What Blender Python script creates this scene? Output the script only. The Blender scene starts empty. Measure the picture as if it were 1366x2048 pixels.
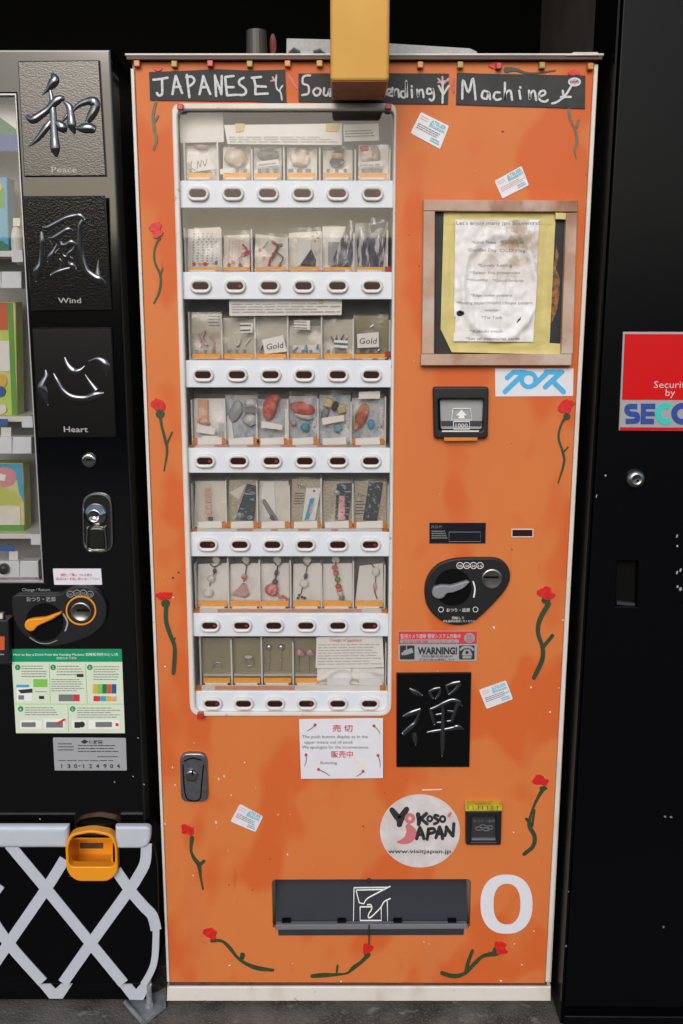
import bpy, math, random
from mathutils import Vector, Matrix, noise
from mathutils.geometry import tessellate_polygon
random.seed(7)
R = math.radians
sc = bpy.context.scene
col = sc.collection

# ------------------------------------------------------------------ camera
F = 1950.0            # focal length in pixels of the 1366 px wide photograph
TH = math.atan(F / 9373.0)
D = 1.78              # camera to front of the souvenir machine
CT, ST = math.cos(TH), math.sin(TH)
def slope(py):
    v = (py - 1024.0) / F
    return (-ST - v * CT) / (CT - v * ST)
HC = 0.013 - slope(2004) * D
cam_d = bpy.data.cameras.new('camera')
cam_d.sensor_fit = 'HORIZONTAL'; cam_d.sensor_width = 24.0
cam_d.lens = F / 1366.0 * 24.0
cam_d.clip_start = 0.05; cam_d.clip_end = 500
cam = bpy.data.objects.new('camera', cam_d); col.objects.link(cam)
cam.location = (0, -D, HC); cam.rotation_euler = (R(90) - TH, 0, 0)
sc.camera = cam

# ------------------------------------------------------------------ light
SUN_EL, SUN_AZ = 30, 8       # sun in front of the machines, a little to the left
w = bpy.data.worlds.new('World'); sc.world = w; w.use_nodes = True
nt = w.node_tree
bg = nt.nodes['Background']; sky = nt.nodes.new('ShaderNodeTexSky')
sky.sky_type = 'NISHITA'; sky.sun_disc = False
sky.sun_elevation = R(SUN_EL); sky.sun_rotation = R(180 + SUN_AZ)
sky.air_density = 1.0; sky.dust_density = 1.8; sky.ozone_density = 1.0
nt.links.new(sky.outputs[0], bg.inputs[0]); bg.inputs[1].default_value = 0.13
sd = bpy.data.lights.new('sun', 'SUN'); sd.energy = 1.5; sd.angle = R(35); sd.color = (1, .95, .88)
sun = bpy.data.objects.new('sun', sd); col.objects.link(sun)
sun.rotation_euler = (R(90 - SUN_EL), 0, R(-SUN_AZ))
sun.location = (0, -6, 6)
sc.view_settings.view_transform = 'Standard'; sc.view_settings.look = 'None'
sc.view_settings.exposure = 0.2; sc.view_settings.gamma = 1.0
sc.view_settings.use_curve_mapping = False

# ------------------------------------------------------------------ pixel -> place helpers
def Q(px, py, Y=0.0):
    u = (px - 683.0) / F; v = (py - 1024.0) / F
    dy = CT - v * ST; t = (Y + D) / dy
    return Vector((u * t, Y, HC + (-ST - v * CT) * t))
def G(px, py, z):
    u = (px - 683.0) / F; v = (py - 1024.0) / F
    dz = -ST - v * CT; t = (z - HC) / dz
    return Vector((u * t, -D + (CT - v * ST) * t, z))
def mpp(px, py, Y=0.0):
    return (Q(px + 1, py, Y) - Q(px, py, Y)).length
def cr(pts, x0, y0, s):
    return [(x0 + p[0] / s, y0 + p[1] / s) + tuple(q / s for q in p[2:]) for p in pts]

# ------------------------------------------------------------------ materials
M = {}
def lin(c):
    c = c / 255.0
    return c / 12.92 if c <= .04045 else ((c + .055) / 1.055) ** 2.4
def srgb(r, g, b): return (lin(r), lin(g), lin(b))
def new_mat(name):
    m = bpy.data.materials.new(name); m.use_nodes = True
    M[name] = m
    n = m.node_tree.nodes; l = m.node_tree.links
    return m, n, l, n['Principled BSDF'], n['Material Output']
def pos(n): return n.new('ShaderNodeNewGeometry').outputs['Position']
def mix_rgb(n, l, fac, a, b):
    x = n.new('ShaderNodeMix'); x.data_type = 'RGBA'
    for s, v in ((0, fac), (6, a), (7, b)):
        if isinstance(v, (int, float)): x.inputs[s].default_value = v
        elif isinstance(v, tuple): x.inputs[s].default_value = v + (1,)
        else: l.new(v, x.inputs[s])
    return x.outputs[2]
def noise_fac(n, l, scale, lo, hi, detail=4, stretch=None, rough=.55):
    t = n.new('ShaderNodeTexNoise'); t.inputs['Scale'].default_value = scale; t.inputs['Detail'].default_value = detail
    t.inputs['Roughness'].default_value = rough
    src = pos(n)
    if stretch:
        mp = n.new('ShaderNodeMapping'); mp.inputs['Scale'].default_value = stretch; l.new(src, mp.inputs[0]); src = mp.outputs[0]
    l.new(src, t.inputs['Vector'])
    r = n.new('ShaderNodeMapRange'); r.inputs[1].default_value = lo; r.inputs[2].default_value = hi
    l.new(t.outputs['Fac'], r.inputs[0])
    return r.outputs[0]
def bump(n, l, b, scale, strength, dist=.001, detail=4, stretch=None):
    t = n.new('ShaderNodeTexNoise'); t.inputs['Scale'].default_value = scale; t.inputs['Detail'].default_value = detail
    src = pos(n)
    if stretch:
        mp = n.new('ShaderNodeMapping'); mp.inputs['Scale'].default_value = stretch; l.new(src, mp.inputs[0]); src = mp.outputs[0]
    l.new(src, t.inputs['Vector'])
    bp = n.new('ShaderNodeBump'); bp.inputs['Strength'].default_value = strength; bp.inputs['Distance'].default_value = dist
    l.new(t.outputs['Fac'], bp.inputs['Height']); l.new(bp.outputs[0], b.inputs['Normal'])
def mat(name, rgb, rough=.5, metal=0.0, spec=.5, var=0.0, vscale=12, bmp=None, emit=None, coat=0, var2=None):
    m, n, l, b, o = new_mat(name)
    b.inputs['Roughness'].default_value = rough; b.inputs['Metallic'].default_value = metal
    b.inputs['Specular IOR Level'].default_value = spec
    if coat: b.inputs['Coat Weight'].default_value = coat; b.inputs['Coat Roughness'].default_value = .08; b.inputs['Coat IOR'].default_value = 1.6
    if var or var2:
        dk = var2 if var2 else tuple(c * (1 - var) for c in rgb)
        l.new(mix_rgb(n, l, noise_fac(n, l, vscale, .35, .7), rgb, dk), b.inputs['Base Color'])
    else:
        b.inputs['Base Color'].default_value = rgb + (1,)
    if bmp: bump(n, l, b, *bmp)
    if emit:
        b.inputs['Emission Color'].default_value = rgb + (1,); b.inputs['Emission Strength'].default_value = emit
    return m

def orange_paint():
    m, n, l, b, o = new_mat('orange_paint')
    c = mix_rgb(n, l, noise_fac(n, l, 3.2, .40, .62, 5, (1, 1, .55)), (.61, .182, .050), (.595, .158, .044))
    c = mix_rgb(n, l, noise_fac(n, l, 5.0, .50, .56, 2, (1.2, 1, .8)), c, (.585, .120, .028))
    c = mix_rgb(n, l, noise_fac(n, l, 9.0, .56, .72, 8, (1, 1, .35)), c, (.58, .165, .05))
    # brownish drips and smears
    c = mix_rgb(n, l, noise_fac(n, l, 26.0, .68, .78, 5, (1, 1, .22)), c, (.46, .10, .03))
    # rusty pin marks
    c = mix_rgb(n, l, noise_fac(n, l, 52.0, .785, .80, 1), c, (.16, .05, .03))
    # flaked specks showing the white enamel, thickest round the lock
    v = n.new('ShaderNodeTexVoronoi'); v.feature = 'F1'; v.inputs['Scale'].default_value = 75
    mp = n.new('ShaderNodeMapping'); mp.inputs['Scale'].default_value = (1, 1, .6); l.new(pos(n), mp.inputs[0]); l.new(mp.outputs[0], v.inputs['Vector'])
    th = n.new('ShaderNodeVectorMath'); th.operation = 'DISTANCE'; l.new(pos(n), th.inputs[0])
    k = Q(395, 1610, 0); th.inputs[1].default_value = (k.x, 0, k.z)
    mr = n.new('ShaderNodeMapRange'); mr.inputs[1].default_value = .02; mr.inputs[2].default_value = .22; mr.inputs[3].default_value = .22; mr.inputs[4].default_value = .055
    l.new(th.outputs['Value'], mr.inputs[0])
    lt = n.new('ShaderNodeMath'); lt.operation = 'LESS_THAN'; l.new(v.outputs['Distance'], lt.inputs[0]); l.new(mr.outputs[0], lt.inputs[1])
    gate = n.new('ShaderNodeMath'); gate.operation = 'MULTIPLY'; l.new(lt.outputs[0], gate.inputs[0]); l.new(noise_fac(n, l, 14, .56, .60, 3), gate.inputs[1])
    c = mix_rgb(n, l, gate.outputs[0], c, (.72, .45, .32))
    l.new(c, b.inputs['Base Color'])
    b.inputs['Roughness'].default_value = .5; b.inputs['Specular IOR Level'].default_value = .25
    bump(n, l, b, 90, .12, .001, 5)
orange_paint()

def white_enamel():
    m, n, l, b, o = new_mat('white_enamel')
    c = mix_rgb(n, l, noise_fac(n, l, 20, .5, .75, 6, (1, 1, .5)), (.67, .635, .585), (.56, .51, .44))
    c = mix_rgb(n, l, noise_fac(n, l, 60, .66, .76, 5), c, (.26, .17, .11))
    l.new(c, b.inputs['Base Color']); b.inputs['Roughness'].default_value = .42
white_enamel()

def thin_clear(name, tint, base, rough, extra=0.0, diff=(.8, .8, .8), bmp=None):
    """thin clear sheet: fresnel reflection over transparency, with a little milky diffuse"""
    m = bpy.data.materials.new(name); m.use_nodes = True; M[name] = m
    n = m.node_tree.nodes; l = m.node_tree.links; n.clear()
    out = n.new('ShaderNodeOutputMaterial'); tr = n.new('ShaderNodeBsdfTransparent'); tr.inputs[0].default_value = tint + (1,)
    gl = n.new('ShaderNodeBsdfGlossy'); gl.inputs['Roughness'].default_value = rough; gl.inputs[0].default_value = (1, 1, 1, 1)
    df = n.new('ShaderNodeBsdfDiffuse'); df.inputs[0].default_value = diff + (1,)
    fr = n.new('ShaderNodeFresnel'); fr.inputs[0].default_value = base
    m1 = n.new('ShaderNodeMixShader'); m1.inputs[0].default_value = extra; l.new(tr.outputs[0], m1.inputs[1]); l.new(df.outputs[0], m1.inputs[2])
    m2 = n.new('ShaderNodeMixShader'); l.new(fr.outputs[0], m2.inputs[0]); l.new(m1.outputs[0], m2.inputs[1]); l.new(gl.outputs[0], m2.inputs[2])
    l.new(m2.outputs[0], out.inputs[0])
    if bmp:
        t = n.new('ShaderNodeTexNoise'); t.inputs['Scale'].default_value = bmp[0]; l.new(n.new('ShaderNodeNewGeometry').outputs['Position'], t.inputs['Vector'])
        bp = n.new('ShaderNodeBump'); bp.inputs['Strength'].default_value = bmp[1]; bp.inputs['Distance'].default_value = .002
        l.new(t.outputs['Fac'], bp.inputs['Height']); l.new(bp.outputs[0], gl.inputs['Normal']); l.new(bp.outputs[0], fr.inputs['Normal'])
thin_clear('glass', (.99, .99, .99), 1.62, .02, .02, (.6, .58, .55))
thin_clear('film', (.99, .99, .99), 1.4, .14, .04, (.9, .9, .9), (130, .5))
thin_clear('acrylic', (.97, .97, .97), 1.0, .1, .72, (.88, .88, .87))
thin_clear('smoke_cover', (.6, .6, .6), 1.5, .08, .25, (.5, .5, .48))

mat('black_gloss', (.0015, .0015, .002), .12, spec=.6, coat=.5, bmp=(6, .02, .002, 2))
mat('black_side', (.002, .002, .0025), .4, spec=.1)
mat('black_satin', (.0022, .0023, .003), .26, spec=.14, bmp=(35, .05, .001))
mat('black_plastic', (.012, .012, .014), .42, spec=.4, bmp=(300, .1, .0004))
mat('charcoal', (.035, .036, .045), .5, spec=.4, var=.25, vscale=20)
mat('relief_tile', (.0035, .0033, .0033), .2, spec=.8, coat=.8, bmp=(300, .36, .0012, 5))
mat('relief_tile_plain', (.002, .002, .0025), .24, spec=.5, bmp=(160, .10, .0008, 4))
mat('relief_stroke', (.16, .165, .18), .16, metal=.9, spec=.7, bmp=(240, .12, .0006))
mat('relief_stroke_dark', (.05, .05, .055), .2, metal=.8, spec=.6, bmp=(200, .12, .0006))
mat('relief_text', (.36, .35, .34), .4, spec=.5)
mat('relief_tile_lit', (.0035, .0033, .0033), .17, spec=.7, coat=.3, bmp=(240, .32, .0010, 5, (1, 1, 2)))
mat('galvanised', (.34, .37, .39), .4, metal=.35, var=.35, vscale=60)
mat('chrome', (.55, .55, .54), .16, metal=1, bmp=(60, .05, .001))
mat('chrome_dark', (.16, .17, .155), .2, metal=1)
mat('steel', (.42, .41, .39), .3, metal=1, var=.3, vscale=120)
mat('lock_grey', (.24, .25, .275), .3, metal=.75, var=.3, vscale=90)
mat('slot_dark', (.003, .003, .003), .7, spec=.08)
mat('white_plastic', (.66, .655, .62), .4, var=.06, vscale=50)
mat('selector_white', (.67, .70, .75), .42, var=.07, vscale=30)
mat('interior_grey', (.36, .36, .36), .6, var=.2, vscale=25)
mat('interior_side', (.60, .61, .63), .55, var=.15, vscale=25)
mat('button_lens', (.030, .008, .008), .22, spec=.6)
mat('red_lamp', (.20, .015, .02), .4, emit=.06)
mat('orange_plastic', srgb(228, 146, 28), .35, spec=.5)
mat('orange_tag', srgb(244, 168, 58), .55, var=.15, vscale=90)
mat('orange_tape', srgb(214, 130, 45), .5, var=.2, vscale=150)
mat('yellow_paint', (.62, .35, .072), .55, spec=.25, var2=(.56, .30, .06), vscale=7, bmp=(40, .08, .002))
mat('yellow_under_shade', (.30, .085, .014), .7, var=.4, vscale=30)
mat('yellow_tape', (.64, .54, .20), .5, var2=(.50, .42, .15), vscale=30, bmp=(120, .4, .001))
mat('paper', (.80, .79, .78), .7, var=.06, vscale=25)
mat('paper_warm', (.79, .78, .765), .7, var=.08, vscale=25)
mat('paper_cream', (.72, .69, .63), .75, var=.12, vscale=40)
mat('paper_tan', (.58, .55, .48), .75, var=.12, vscale=40)
mat('paper_olive', (.29, .255, .155), .7, var=.15, vscale=30)
mat('ink_black', (.02, .02, .022), .6)
mat('ink_grey', (.16, .16, .17), .6)
mat('ink_light', (.40, .40, .40), .7)
mat('lever_grey', (.22, .225, .24), .35)
mat('road_asphalt', (.035, .034, .033), .9, var=.3, vscale=20)
mat('ink_red', (.55, .03, .04), .6)
mat('ink_pink', (.62, .30, .30), .6)
mat('pink_strip', (.72, .36, .27), .6, var=.1, vscale=60)
mat('ink_blue', (.03, .30, .60), .5)
mat('ink_teal', (.10, .42, .52), .5)
mat('ink_navy', (.02, .05, .20), .5)
mat('sky_blue', (.06, .40, .72), .45)
mat('chalk', (.66, .68, .70), .85, var=.35, vscale=260)
mat('chalk_pink', (.62, .36, .38), .85, var=.3, vscale=200)
mat('chalk_board', (.032, .033, .036), .7, var=.35, vscale=40, bmp=(90, .3, .001))
mat('rose_red', (.68, .018, .014), .4, var2=(.48, .012, .012), vscale=140, bmp=(220, .5, .001))
mat('stem_green', (.020, .050, .018), .5, var2=(.04, .06, .025), vscale=110, bmp=(300, .4, .0006))
mat('stem_faded', (.17, .15, .09), .6, var=.3, vscale=110)
mat('bead_red', (.45, .03, .035), .25)
mat('bead_yellow', (.60, .36, .06), .3, var=.3, vscale=300)
mat('bead_olive', (.40, .30, .06), .3, var=.3, vscale=300)
mat('bead_orange', (.62, .25, .06), .3, var=.3, vscale=300)
mat('rust_and_shade', (.10, .05, .03), .75, var=.5, vscale=60)
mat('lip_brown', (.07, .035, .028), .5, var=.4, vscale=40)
mat('cork', (.34, .16, .06), .9, var2=(.05, .04, .03), vscale=120, bmp=(200, .9, .003))
mat('tar_black', (.014, .013, .013), .6, var=.5, vscale=60, bmp=(120, .4, .001))
mat('foam_grey', (.42, .43, .43), .8, var2=(.34, .35, .36), vscale=160)
mat('void_black', (.002, .002, .002), .95, spec=.05)
mat('wall_brown', (.055, .045, .038), .85, var=.4, vscale=8)
mat('sign_red', (.56, .006, .008), .35, spec=.2)
mat('sign_silver', (.42, .42, .43), .35, metal=.35)
mat('logo_blue', (.02, .06, .28), .4)
mat('logo_teal', (.03, .50, .44), .4)
mat('pink_print', (.55, .46, .46), .5)
mat('sticker_white', (.70, .70, .75), .45, var=.05, vscale=60)
mat('sticker_dirty', (.66, .62, .63), .5, var2=(.50, .45, .44), vscale=24)
mat('sticker_silver', (.40, .41, .43), .4, metal=.2)
mat('green_header', (.0, .27, .12), .45)
mat('pale_green', (.62, .70, .55), .5)
mat('leaf_green', (.20, .50, .08), .5)
mat('lattice_grey', (.48, .51, .57), .42, var=.06, vscale=20)
mat('pickup_grey', (.024, .027, .038), .5, spec=.12, var=.15, vscale=10)
mat('pickup_lip', (.16, .165, .18), .4)
mat('glass_display', (.012, .012, .018), .1, spec=.6)
mat('yellow_label', (.55, .45, .03), .5, var2=(.30, .24, .02), vscale=60)
mat('cup_grey', (.05, .045, .04), .4)
mat('dull_red', (.13, .015, .012), .6)
mat('far_dark', (.02, .019, .018), .9)
mat('logo_rose', (.55, .16, .17), .5)
mat('phone_grey', (.30, .31, .32), .5)

def asphalt():
    m, n, l, b, o = new_mat('pavement')
    c = mix_rgb(n, l, noise_fac(n, l, 9, .38, .62, 8), (.13, .12, .108), (.04, .036, .032))
    c = mix_rgb(n, l, noise_fac(n, l, 240, .5, .7, 3), c, (.15, .14, .12))
    c = mix_rgb(n, l, noise_fac(n, l, 22, .60, .70, 6, (1, 1.5, 1)), c, (.22, .21, .19))
    l.new(c, b.inputs['Base Color']); b.inputs['Roughness'].default_value = .85
    bump(n, l, b, 180, .6, .004, 6)
asphalt()
def wood():
    m, n, l, b, o = new_mat('weathered_wood')
    c = mix_rgb(n, l, noise_fac(n, l, 60, .35, .65, 6, (.25, 1, .25)), (.50, .35, .265), (.40, .25, .175))
    c = mix_rgb(n, l, noise_fac(n, l, 9, .55, .70, 4, (1, 1, .5)), c, (.20, .065, .03))
    c = mix_rgb(n, l, noise_fac(n, l, 13, .55, .7, 5), c, (.50, .41, .34))
    l.new(c, b.inputs['Base Color']); b.inputs['Roughness'].default_value = .75
    bump(n, l, b, 150, .5, .0015, 6, (.3, 1, .3))
wood()
def stained_paper():
    m, n, l, b, o = new_mat('stained_paper')
    k = Q(1025, 480, 0)
    th = n.new('ShaderNodeVectorMath'); th.operation = 'DISTANCE'; l.new(pos(n), th.inputs[0]); th.inputs[1].default_value = (k.x, -.01, k.z)
    mr = n.new('ShaderNodeMapRange'); mr.inputs[1].default_value = .0; mr.inputs[2].default_value = .10; mr.inputs[3].default_value = 1; mr.inputs[4].default_value = 0
    l.new(th.outputs['Value'], mr.inputs[0])
    mu = n.new('ShaderNodeMath'); mu.operation = 'MULTIPLY'; l.new(mr.outputs[0], mu.inputs[0]); l.new(noise_fac(n, l, 35, .36, .55, 6), mu.inputs[1])
    c = mix_rgb(n, l, noise_fac(n, l, 14, .45, .7, 5), (.78, .77, .78), (.68, .65, .62))
    c = mix_rgb(n, l, mu.outputs[0], c, (.33, .22, .12))
    l.new(c, b.inputs['Base Color']); b.inputs['Roughness'].default_value = .7
stained_paper()
def patterned(name, a, b_, scale, kind='VORONOI', lo=.3, hi=.5, stretch=None):
    m, n, l, b, o = new_mat(name)
    if kind == 'VORONOI':
        v = n.new('ShaderNodeTexVoronoi'); v.inputs['Scale'].default_value = scale
        mp = n.new('ShaderNodeMapping'); mp.inputs['Scale'].default_value = stretch or (1, 1, 1)
        l.new(pos(n), mp.inputs[0]); l.new(mp.outputs[0], v.inputs['Vector'])
        r = n.new('ShaderNodeMapRange'); r.inputs[1].default_value = lo; r.inputs[2].default_value = hi; l.new(v.outputs['Distance'], r.inputs[0]); f = r.outputs[0]
    else:
        f = noise_fac(n, l, scale, lo, hi, 3, stretch)
    l.new(mix_rgb(n, l, f, a, b_), b.inputs['Base Color']); b.inputs['Roughness'].default_value = .55
patterned('navy_cloth', (.022, .03, .075), (.52, .50, .50), 130, 'NOISE', .52, .60, (1, 1, .22))
patterned('navy_weave', (.022, .035, .065), (.30, .34, .40), 190, 'NOISE', .54, .62, (.5, 1, 1.2))
patterned('indigo_pouch', (.02, .026, .04), (.30, .32, .35), 170, 'NOISE', .55, .64, (.7, 1, .7))
patterned('print_blue', (.50, .51, .52), (.22, .28, .40), 90, 'NOISE', .45, .7, (1, 1, .6))
patterned('sushi_red', (.50, .06, .035), (.66, .28, .20), 60, 'NOISE', .45, .7)
patterned('salmon', (.66, .33, .22), (.70, .52, .42), 80, 'NOISE', .45, .65)
patterned('prawn', (.42, .07, .025), (.60, .28, .12), 90, 'NOISE', .45, .65)
patterned('egg_yellow', (.55, .42, .16), (.64, .54, .30), 80, 'NOISE', .4, .6)
patterned('rice_white', (.62, .62, .60), (.45, .46, .47), 120, 'NOISE', .45, .6)
patterned('tan_print', (.40, .34, .25), (.55, .50, .41), 200, 'NOISE', .45, .6, (1, 1, 2))
patterned('pink_flower', (.60, .12, .12), (.66, .38, .34), 130, 'NOISE', .45, .6)
patterned('red_print', (.55, .04, .10), (.66, .40, .42), 160, 'VORONOI', .2, .4)
patterned('plush_cream', (.64, .56, .48), (.58, .42, .36), 60, 'NOISE', .45, .65)
patterned('bottle_pack', (.45, .60, .10), (.62, .55, .25), 22, 'NOISE', .45, .55)
patterned('snack_pack', (.60, .55, .28), (.48, .52, .10), 25, 'NOISE', .45, .55)
mat('plush_brown', (.30, .17, .10), .8, var=.3, vscale=120)
mat('doll_navy', (.02, .025, .04), .7)
mat('skin_tan', (.50, .30, .20), .7)
mat('bead_pink', (.62, .38, .36), .35, var=.3, vscale=200)
mat('bead_clear', (.60, .56, .52), .2)
mat('bead_dark', (.06, .06, .09), .3)
mat('cord_brown', (.10, .045, .03), .6)
mat('gem_silver', (.55, .54, .52), .25, metal=.8)
mat('grey_plastic', (.20, .20, .21), .5)
mat('teal_item', (.06, .30, .36), .5)
mat('pack_orange', (.55, .09, .02), .5)
mat('pack_green', (.10, .30, .04), .5)
mat('pack_dark_green', (.02, .16, .06), .5)
mat('pack_blue', (.05, .34, .55), .5)
mat('pack_navy', (.02, .08, .30), .5)
mat('pack_yellow', (.60, .42, .05), .5)
mat('pack_pink', (.60, .25, .28), .5)

# ------------------------------------------------------------------ mesh helpers
ORG = {}
def link(o, parent):
    col.objects.link(o)
    if parent is not None: o.parent = parent
def thing(name, label, cat, loc=(0, 0, 0), group=None):
    o = bpy.data.objects.new(name, None); o.empty_display_size = .05
    col.objects.link(o); o.location = loc; ORG[o] = Vector(loc)
    o['label'] = label; o['category'] = cat
    if group: o['group'] = group
    return o
def tag(o, label, cat=None, group=None, kind=None):
    if label: o['label'] = label
    if cat: o['category'] = cat
    if group: o['group'] = group
    if kind: o['kind'] = kind
    return o
def mesh(name, vf, m, parent=None, smooth=False, label=None):
    vs, fs = vf
    og = ORG[parent] if parent is not None else Vector((0, 0, 0))
    me = bpy.data.meshes.new(name)
    me.from_pydata([tuple(Vector(v) - og) for v in vs], [], fs)
    me.materials.append(M[m])
    if smooth: me.polygons.foreach_set('use_smooth', [True] * len(me.polygons))
    me.update()
    o = bpy.data.objects.new(name, me); ORG[o] = og
    link(o, parent)
    if label: o['label'] = label
    return o
def meshes(name, vfs, m, parent, smooth=False):
    return [mesh(name, v, m, parent, smooth) for v in vfs if v[0]]
def join(*parts):
    V, Fs = [], []
    for v, f in parts:
        b = len(V); V += list(v); Fs += [tuple(i + b for i in q) for q in f]
    return V, Fs
def area2(p):
    return sum(p[i - 1][0] * p[i][1] - p[i][0] * p[i - 1][1] for i in range(len(p)))
def inset(p, d):
    """p counter-clockwise (x,z); move every edge inwards by d"""
    out = []; n = len(p)
    for i in range(n):
        a, b, c = Vector(p[i - 1]), Vector(p[i]), Vector(p[(i + 1) % n])
        e1 = (b - a); e2 = (c - b)
        if e1.length < 1e-9 or e2.length < 1e-9: out.append(tuple(b)); continue
        n1 = Vector((-e1.y, e1.x)).normalized(); n2 = Vector((-e2.y, e2.x)).normalized()
        k = n1 + n2; q = max(k.length_squared / 2, .35)
        out.append(tuple(b + k * (d / q)))
    return out
def extr(outer, yf, yb, holes=(), bev=0.0):
    """solid from (x,z) outline, front at yf (towards the camera), back at yb, chamfered front edge"""
    loops = [list(outer)] + [list(h) for h in holes]
    if area2(loops[0]) < 0: loops[0].reverse()
    for h in loops[1:]:
        if area2(h) > 0: h.reverse()
    V, Fs = [], []
    fl, rl, bl = [], [], []
    for lp in loops:
        fi = inset(lp, bev) if bev else lp
        a = len(V); V += [(p[0], yf, p[1]) for p in fi]; fl.append((a, len(lp)))
        n = len(lp)
        if bev:       # rounded front edge
            ns = 4 if bev >= .002 else 1
            for k in range(1, ns + 1):
                t = math.pi / 2 * k / ns
                rg = inset(lp, bev * (1 - math.sin(t))) if k < ns else lp
                b = len(V); V += [(p[0], yf + bev * (1 - math.cos(t)), p[1]) for p in rg]
                for i in range(n):
                    j = (i + 1) % n; Fs.append((a + i, b + i, b + j, a + j))
                a = b
        rl.append((a, len(lp)))
        a = len(V); V += [(p[0], yb, p[1]) for p in lp]; bl.append((a, len(lp)))
    def caps(starts, flip):
        idx = [i for s, c in starts for i in range(s, s + c)]
        tri = tessellate_polygon([[Vector((V[i][0], V[i][2], 0)) for i in range(s, s + c)] for s, c in starts])
        for t in tri:
            f = [idx[k] for k in t]
            a, b, c = (V[i] for i in f)
            ar = (b[0] - a[0]) * (c[2] - a[2]) - (c[0] - a[0]) * (b[2] - a[2])
            if abs(ar) < 1e-14: continue
            if (ar > 0) == flip: f.reverse()
            Fs.append(tuple(f))
    if len(loops) == 1 and len(outer) == 4:
        s = fl[0][0]; Fs.append((s, s + 1, s + 2, s + 3)); s = bl[0][0]; Fs.append((s + 3, s + 2, s + 1, s))
    else:
        caps(fl, False); caps(bl, True)
    for (a, n), (r, _), (b, _) in zip(fl, rl, bl):
        for i in range(n):
            j = (i + 1) % n
            Fs.append((r + i, b + i, b + j, r + j))
    return V, Fs
def XZ(pts, Y=0.0):
    return [(q.x, q.z) for q in (Q(p[0], p[1], Y) for p in pts)]
def plate(pts, yf, yb, holes=(), bev=0.0, yref=None):
    y = yf if yref is None else yref
    return extr(XZ(pts, y), yf, yb, [XZ(h, y) for h in holes], bev)
def rnd(pts, r, seg=5):
    """round the corners of a pixel polygon"""
    out = []; n = len(pts)
    for i in range(n):
        rr = r[i] if isinstance(r, (list, tuple)) else r
        a, b, c = Vector(pts[i - 1][:2]), Vector(pts[i][:2]), Vector(pts[(i + 1) % n][:2])
        u = (a - b); v = (c - b)
        q = min(rr, u.length * .49, v.length * .49)
        if q < .05: out.append(tuple(b)); continue
        p0 = b + u.normalized() * q; p1 = b + v.normalized() * q
        for k in range(seg + 1):
            t = k / seg
            out.append(tuple(p0 * (1 - t) ** 2 + b * 2 * t * (1 - t) + p1 * t * t))
    return out
def rc(x0, y0, x1, y1): return [(x0, y0), (x1, y0), (x1, y1), (x0, y1)]
def ell(cx, cy, rx, ry, n=28, rot=0):
    c, s = math.cos(rot), math.sin(rot)
    return [(cx + rx * math.cos(2 * math.pi * k / n) * c - ry * math.sin(2 * math.pi * k / n) * s,
             cy + rx * math.cos(2 * math.pi * k / n) * s + ry * math.sin(2 * math.pi * k / n) * c) for k in range(n)]
def box(x0, x1, y0, y1, z0, z1):
    V = [(x, y, z) for x in (x0, x1) for y in (y0, y1) for z in (z0, z1)]
    return V, [(0, 1, 3, 2), (4, 6, 7, 5), (0, 4, 5, 1), (2, 3, 7, 6), (0, 2, 6, 4), (1, 5, 7, 3)]
def smooth_path(pts, n=6):
    """Catmull-Rom through (x,y,w)"""
    if len(pts) < 3: n = max(n, 2)
    P = [pts[0]] + list(pts) + [pts[-1]]
    out = []
    for i in range(1, len(P) - 2):
        p0, p1, p2, p3 = P[i - 1], P[i], P[i + 1], P[i + 2]
        for k in range(n):
            t = k / n
            out.append(tuple(.5 * (2 * p1[d] + (p2[d] - p0[d]) * t + (2 * p0[d] - 5 * p1[d] + 4 * p2[d] - p3[d]) * t * t
                                   + (3 * p1[d] - p0[d] - 3 * p2[d] + p3[d]) * t ** 3) for d in range(len(p1))))
    out.append(tuple(pts[-1]))
    return out
def normals2(P):
    N = []
    for i in range(len(P)):
        a = P[max(0, i - 1)]; b = P[min(len(P) - 1, i + 1)]
        t = Vector((b[0] - a[0], b[1] - a[1]))
        t = t.normalized() if t.length > 1e-9 else Vector((1, 0))
        N.append(Vector((-t.y, t.x)))
    return N
def ribbon(pts, Y, th=.0008, hw=None, n=5, smooth=True, cap=True):
    """flat painted stroke with round ends; pts in photo pixels (x,y,half width)"""
    P = [(p[0], p[1], hw if hw is not None else p[2]) for p in pts]
    P = smooth_path(P, n) if smooth and len(P) > 2 else P
    N = normals2(P); L, Rr = [], []
    for p, nn in zip(P, N):
        L.append((p[0] + nn.x * p[2], p[1] + nn.y * p[2])); Rr.append((p[0] - nn.x * p[2], p[1] - nn.y * p[2]))
    V, Fs = [], []
    for a, b in zip(L, Rr):
        for q in (a, b):
            k = Q(q[0], q[1], Y); V.append((k.x, Y - th, k.z))
        for q in (a, b):
            k = Q(q[0], q[1], Y); V.append((k.x, Y + .0002, k.z))
    for i in range(len(P) - 1):
        a = 4 * i; b = a + 4
        Fs += [(a, a + 1, b + 1, b), (a, b, b + 2, a + 2), (a + 1, a + 3, b + 3, b + 1)]
    Fs += [(0, 2, 3, 1)]; a = 4 * (len(P) - 1); Fs.append((a, a + 1, a + 3, a + 2))
    if cap:
        for p in (P[0], P[-1]):
            if p[2] > .6: 
                V2, F2 = plate(ell(p[0], p[1], p[2], p[2], 10), Y - th * .9, Y + .0002, yref=Y)
                b = len(V); V += V2; Fs += [tuple(i + b for i in f) for f in F2]
    return V, Fs
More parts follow.
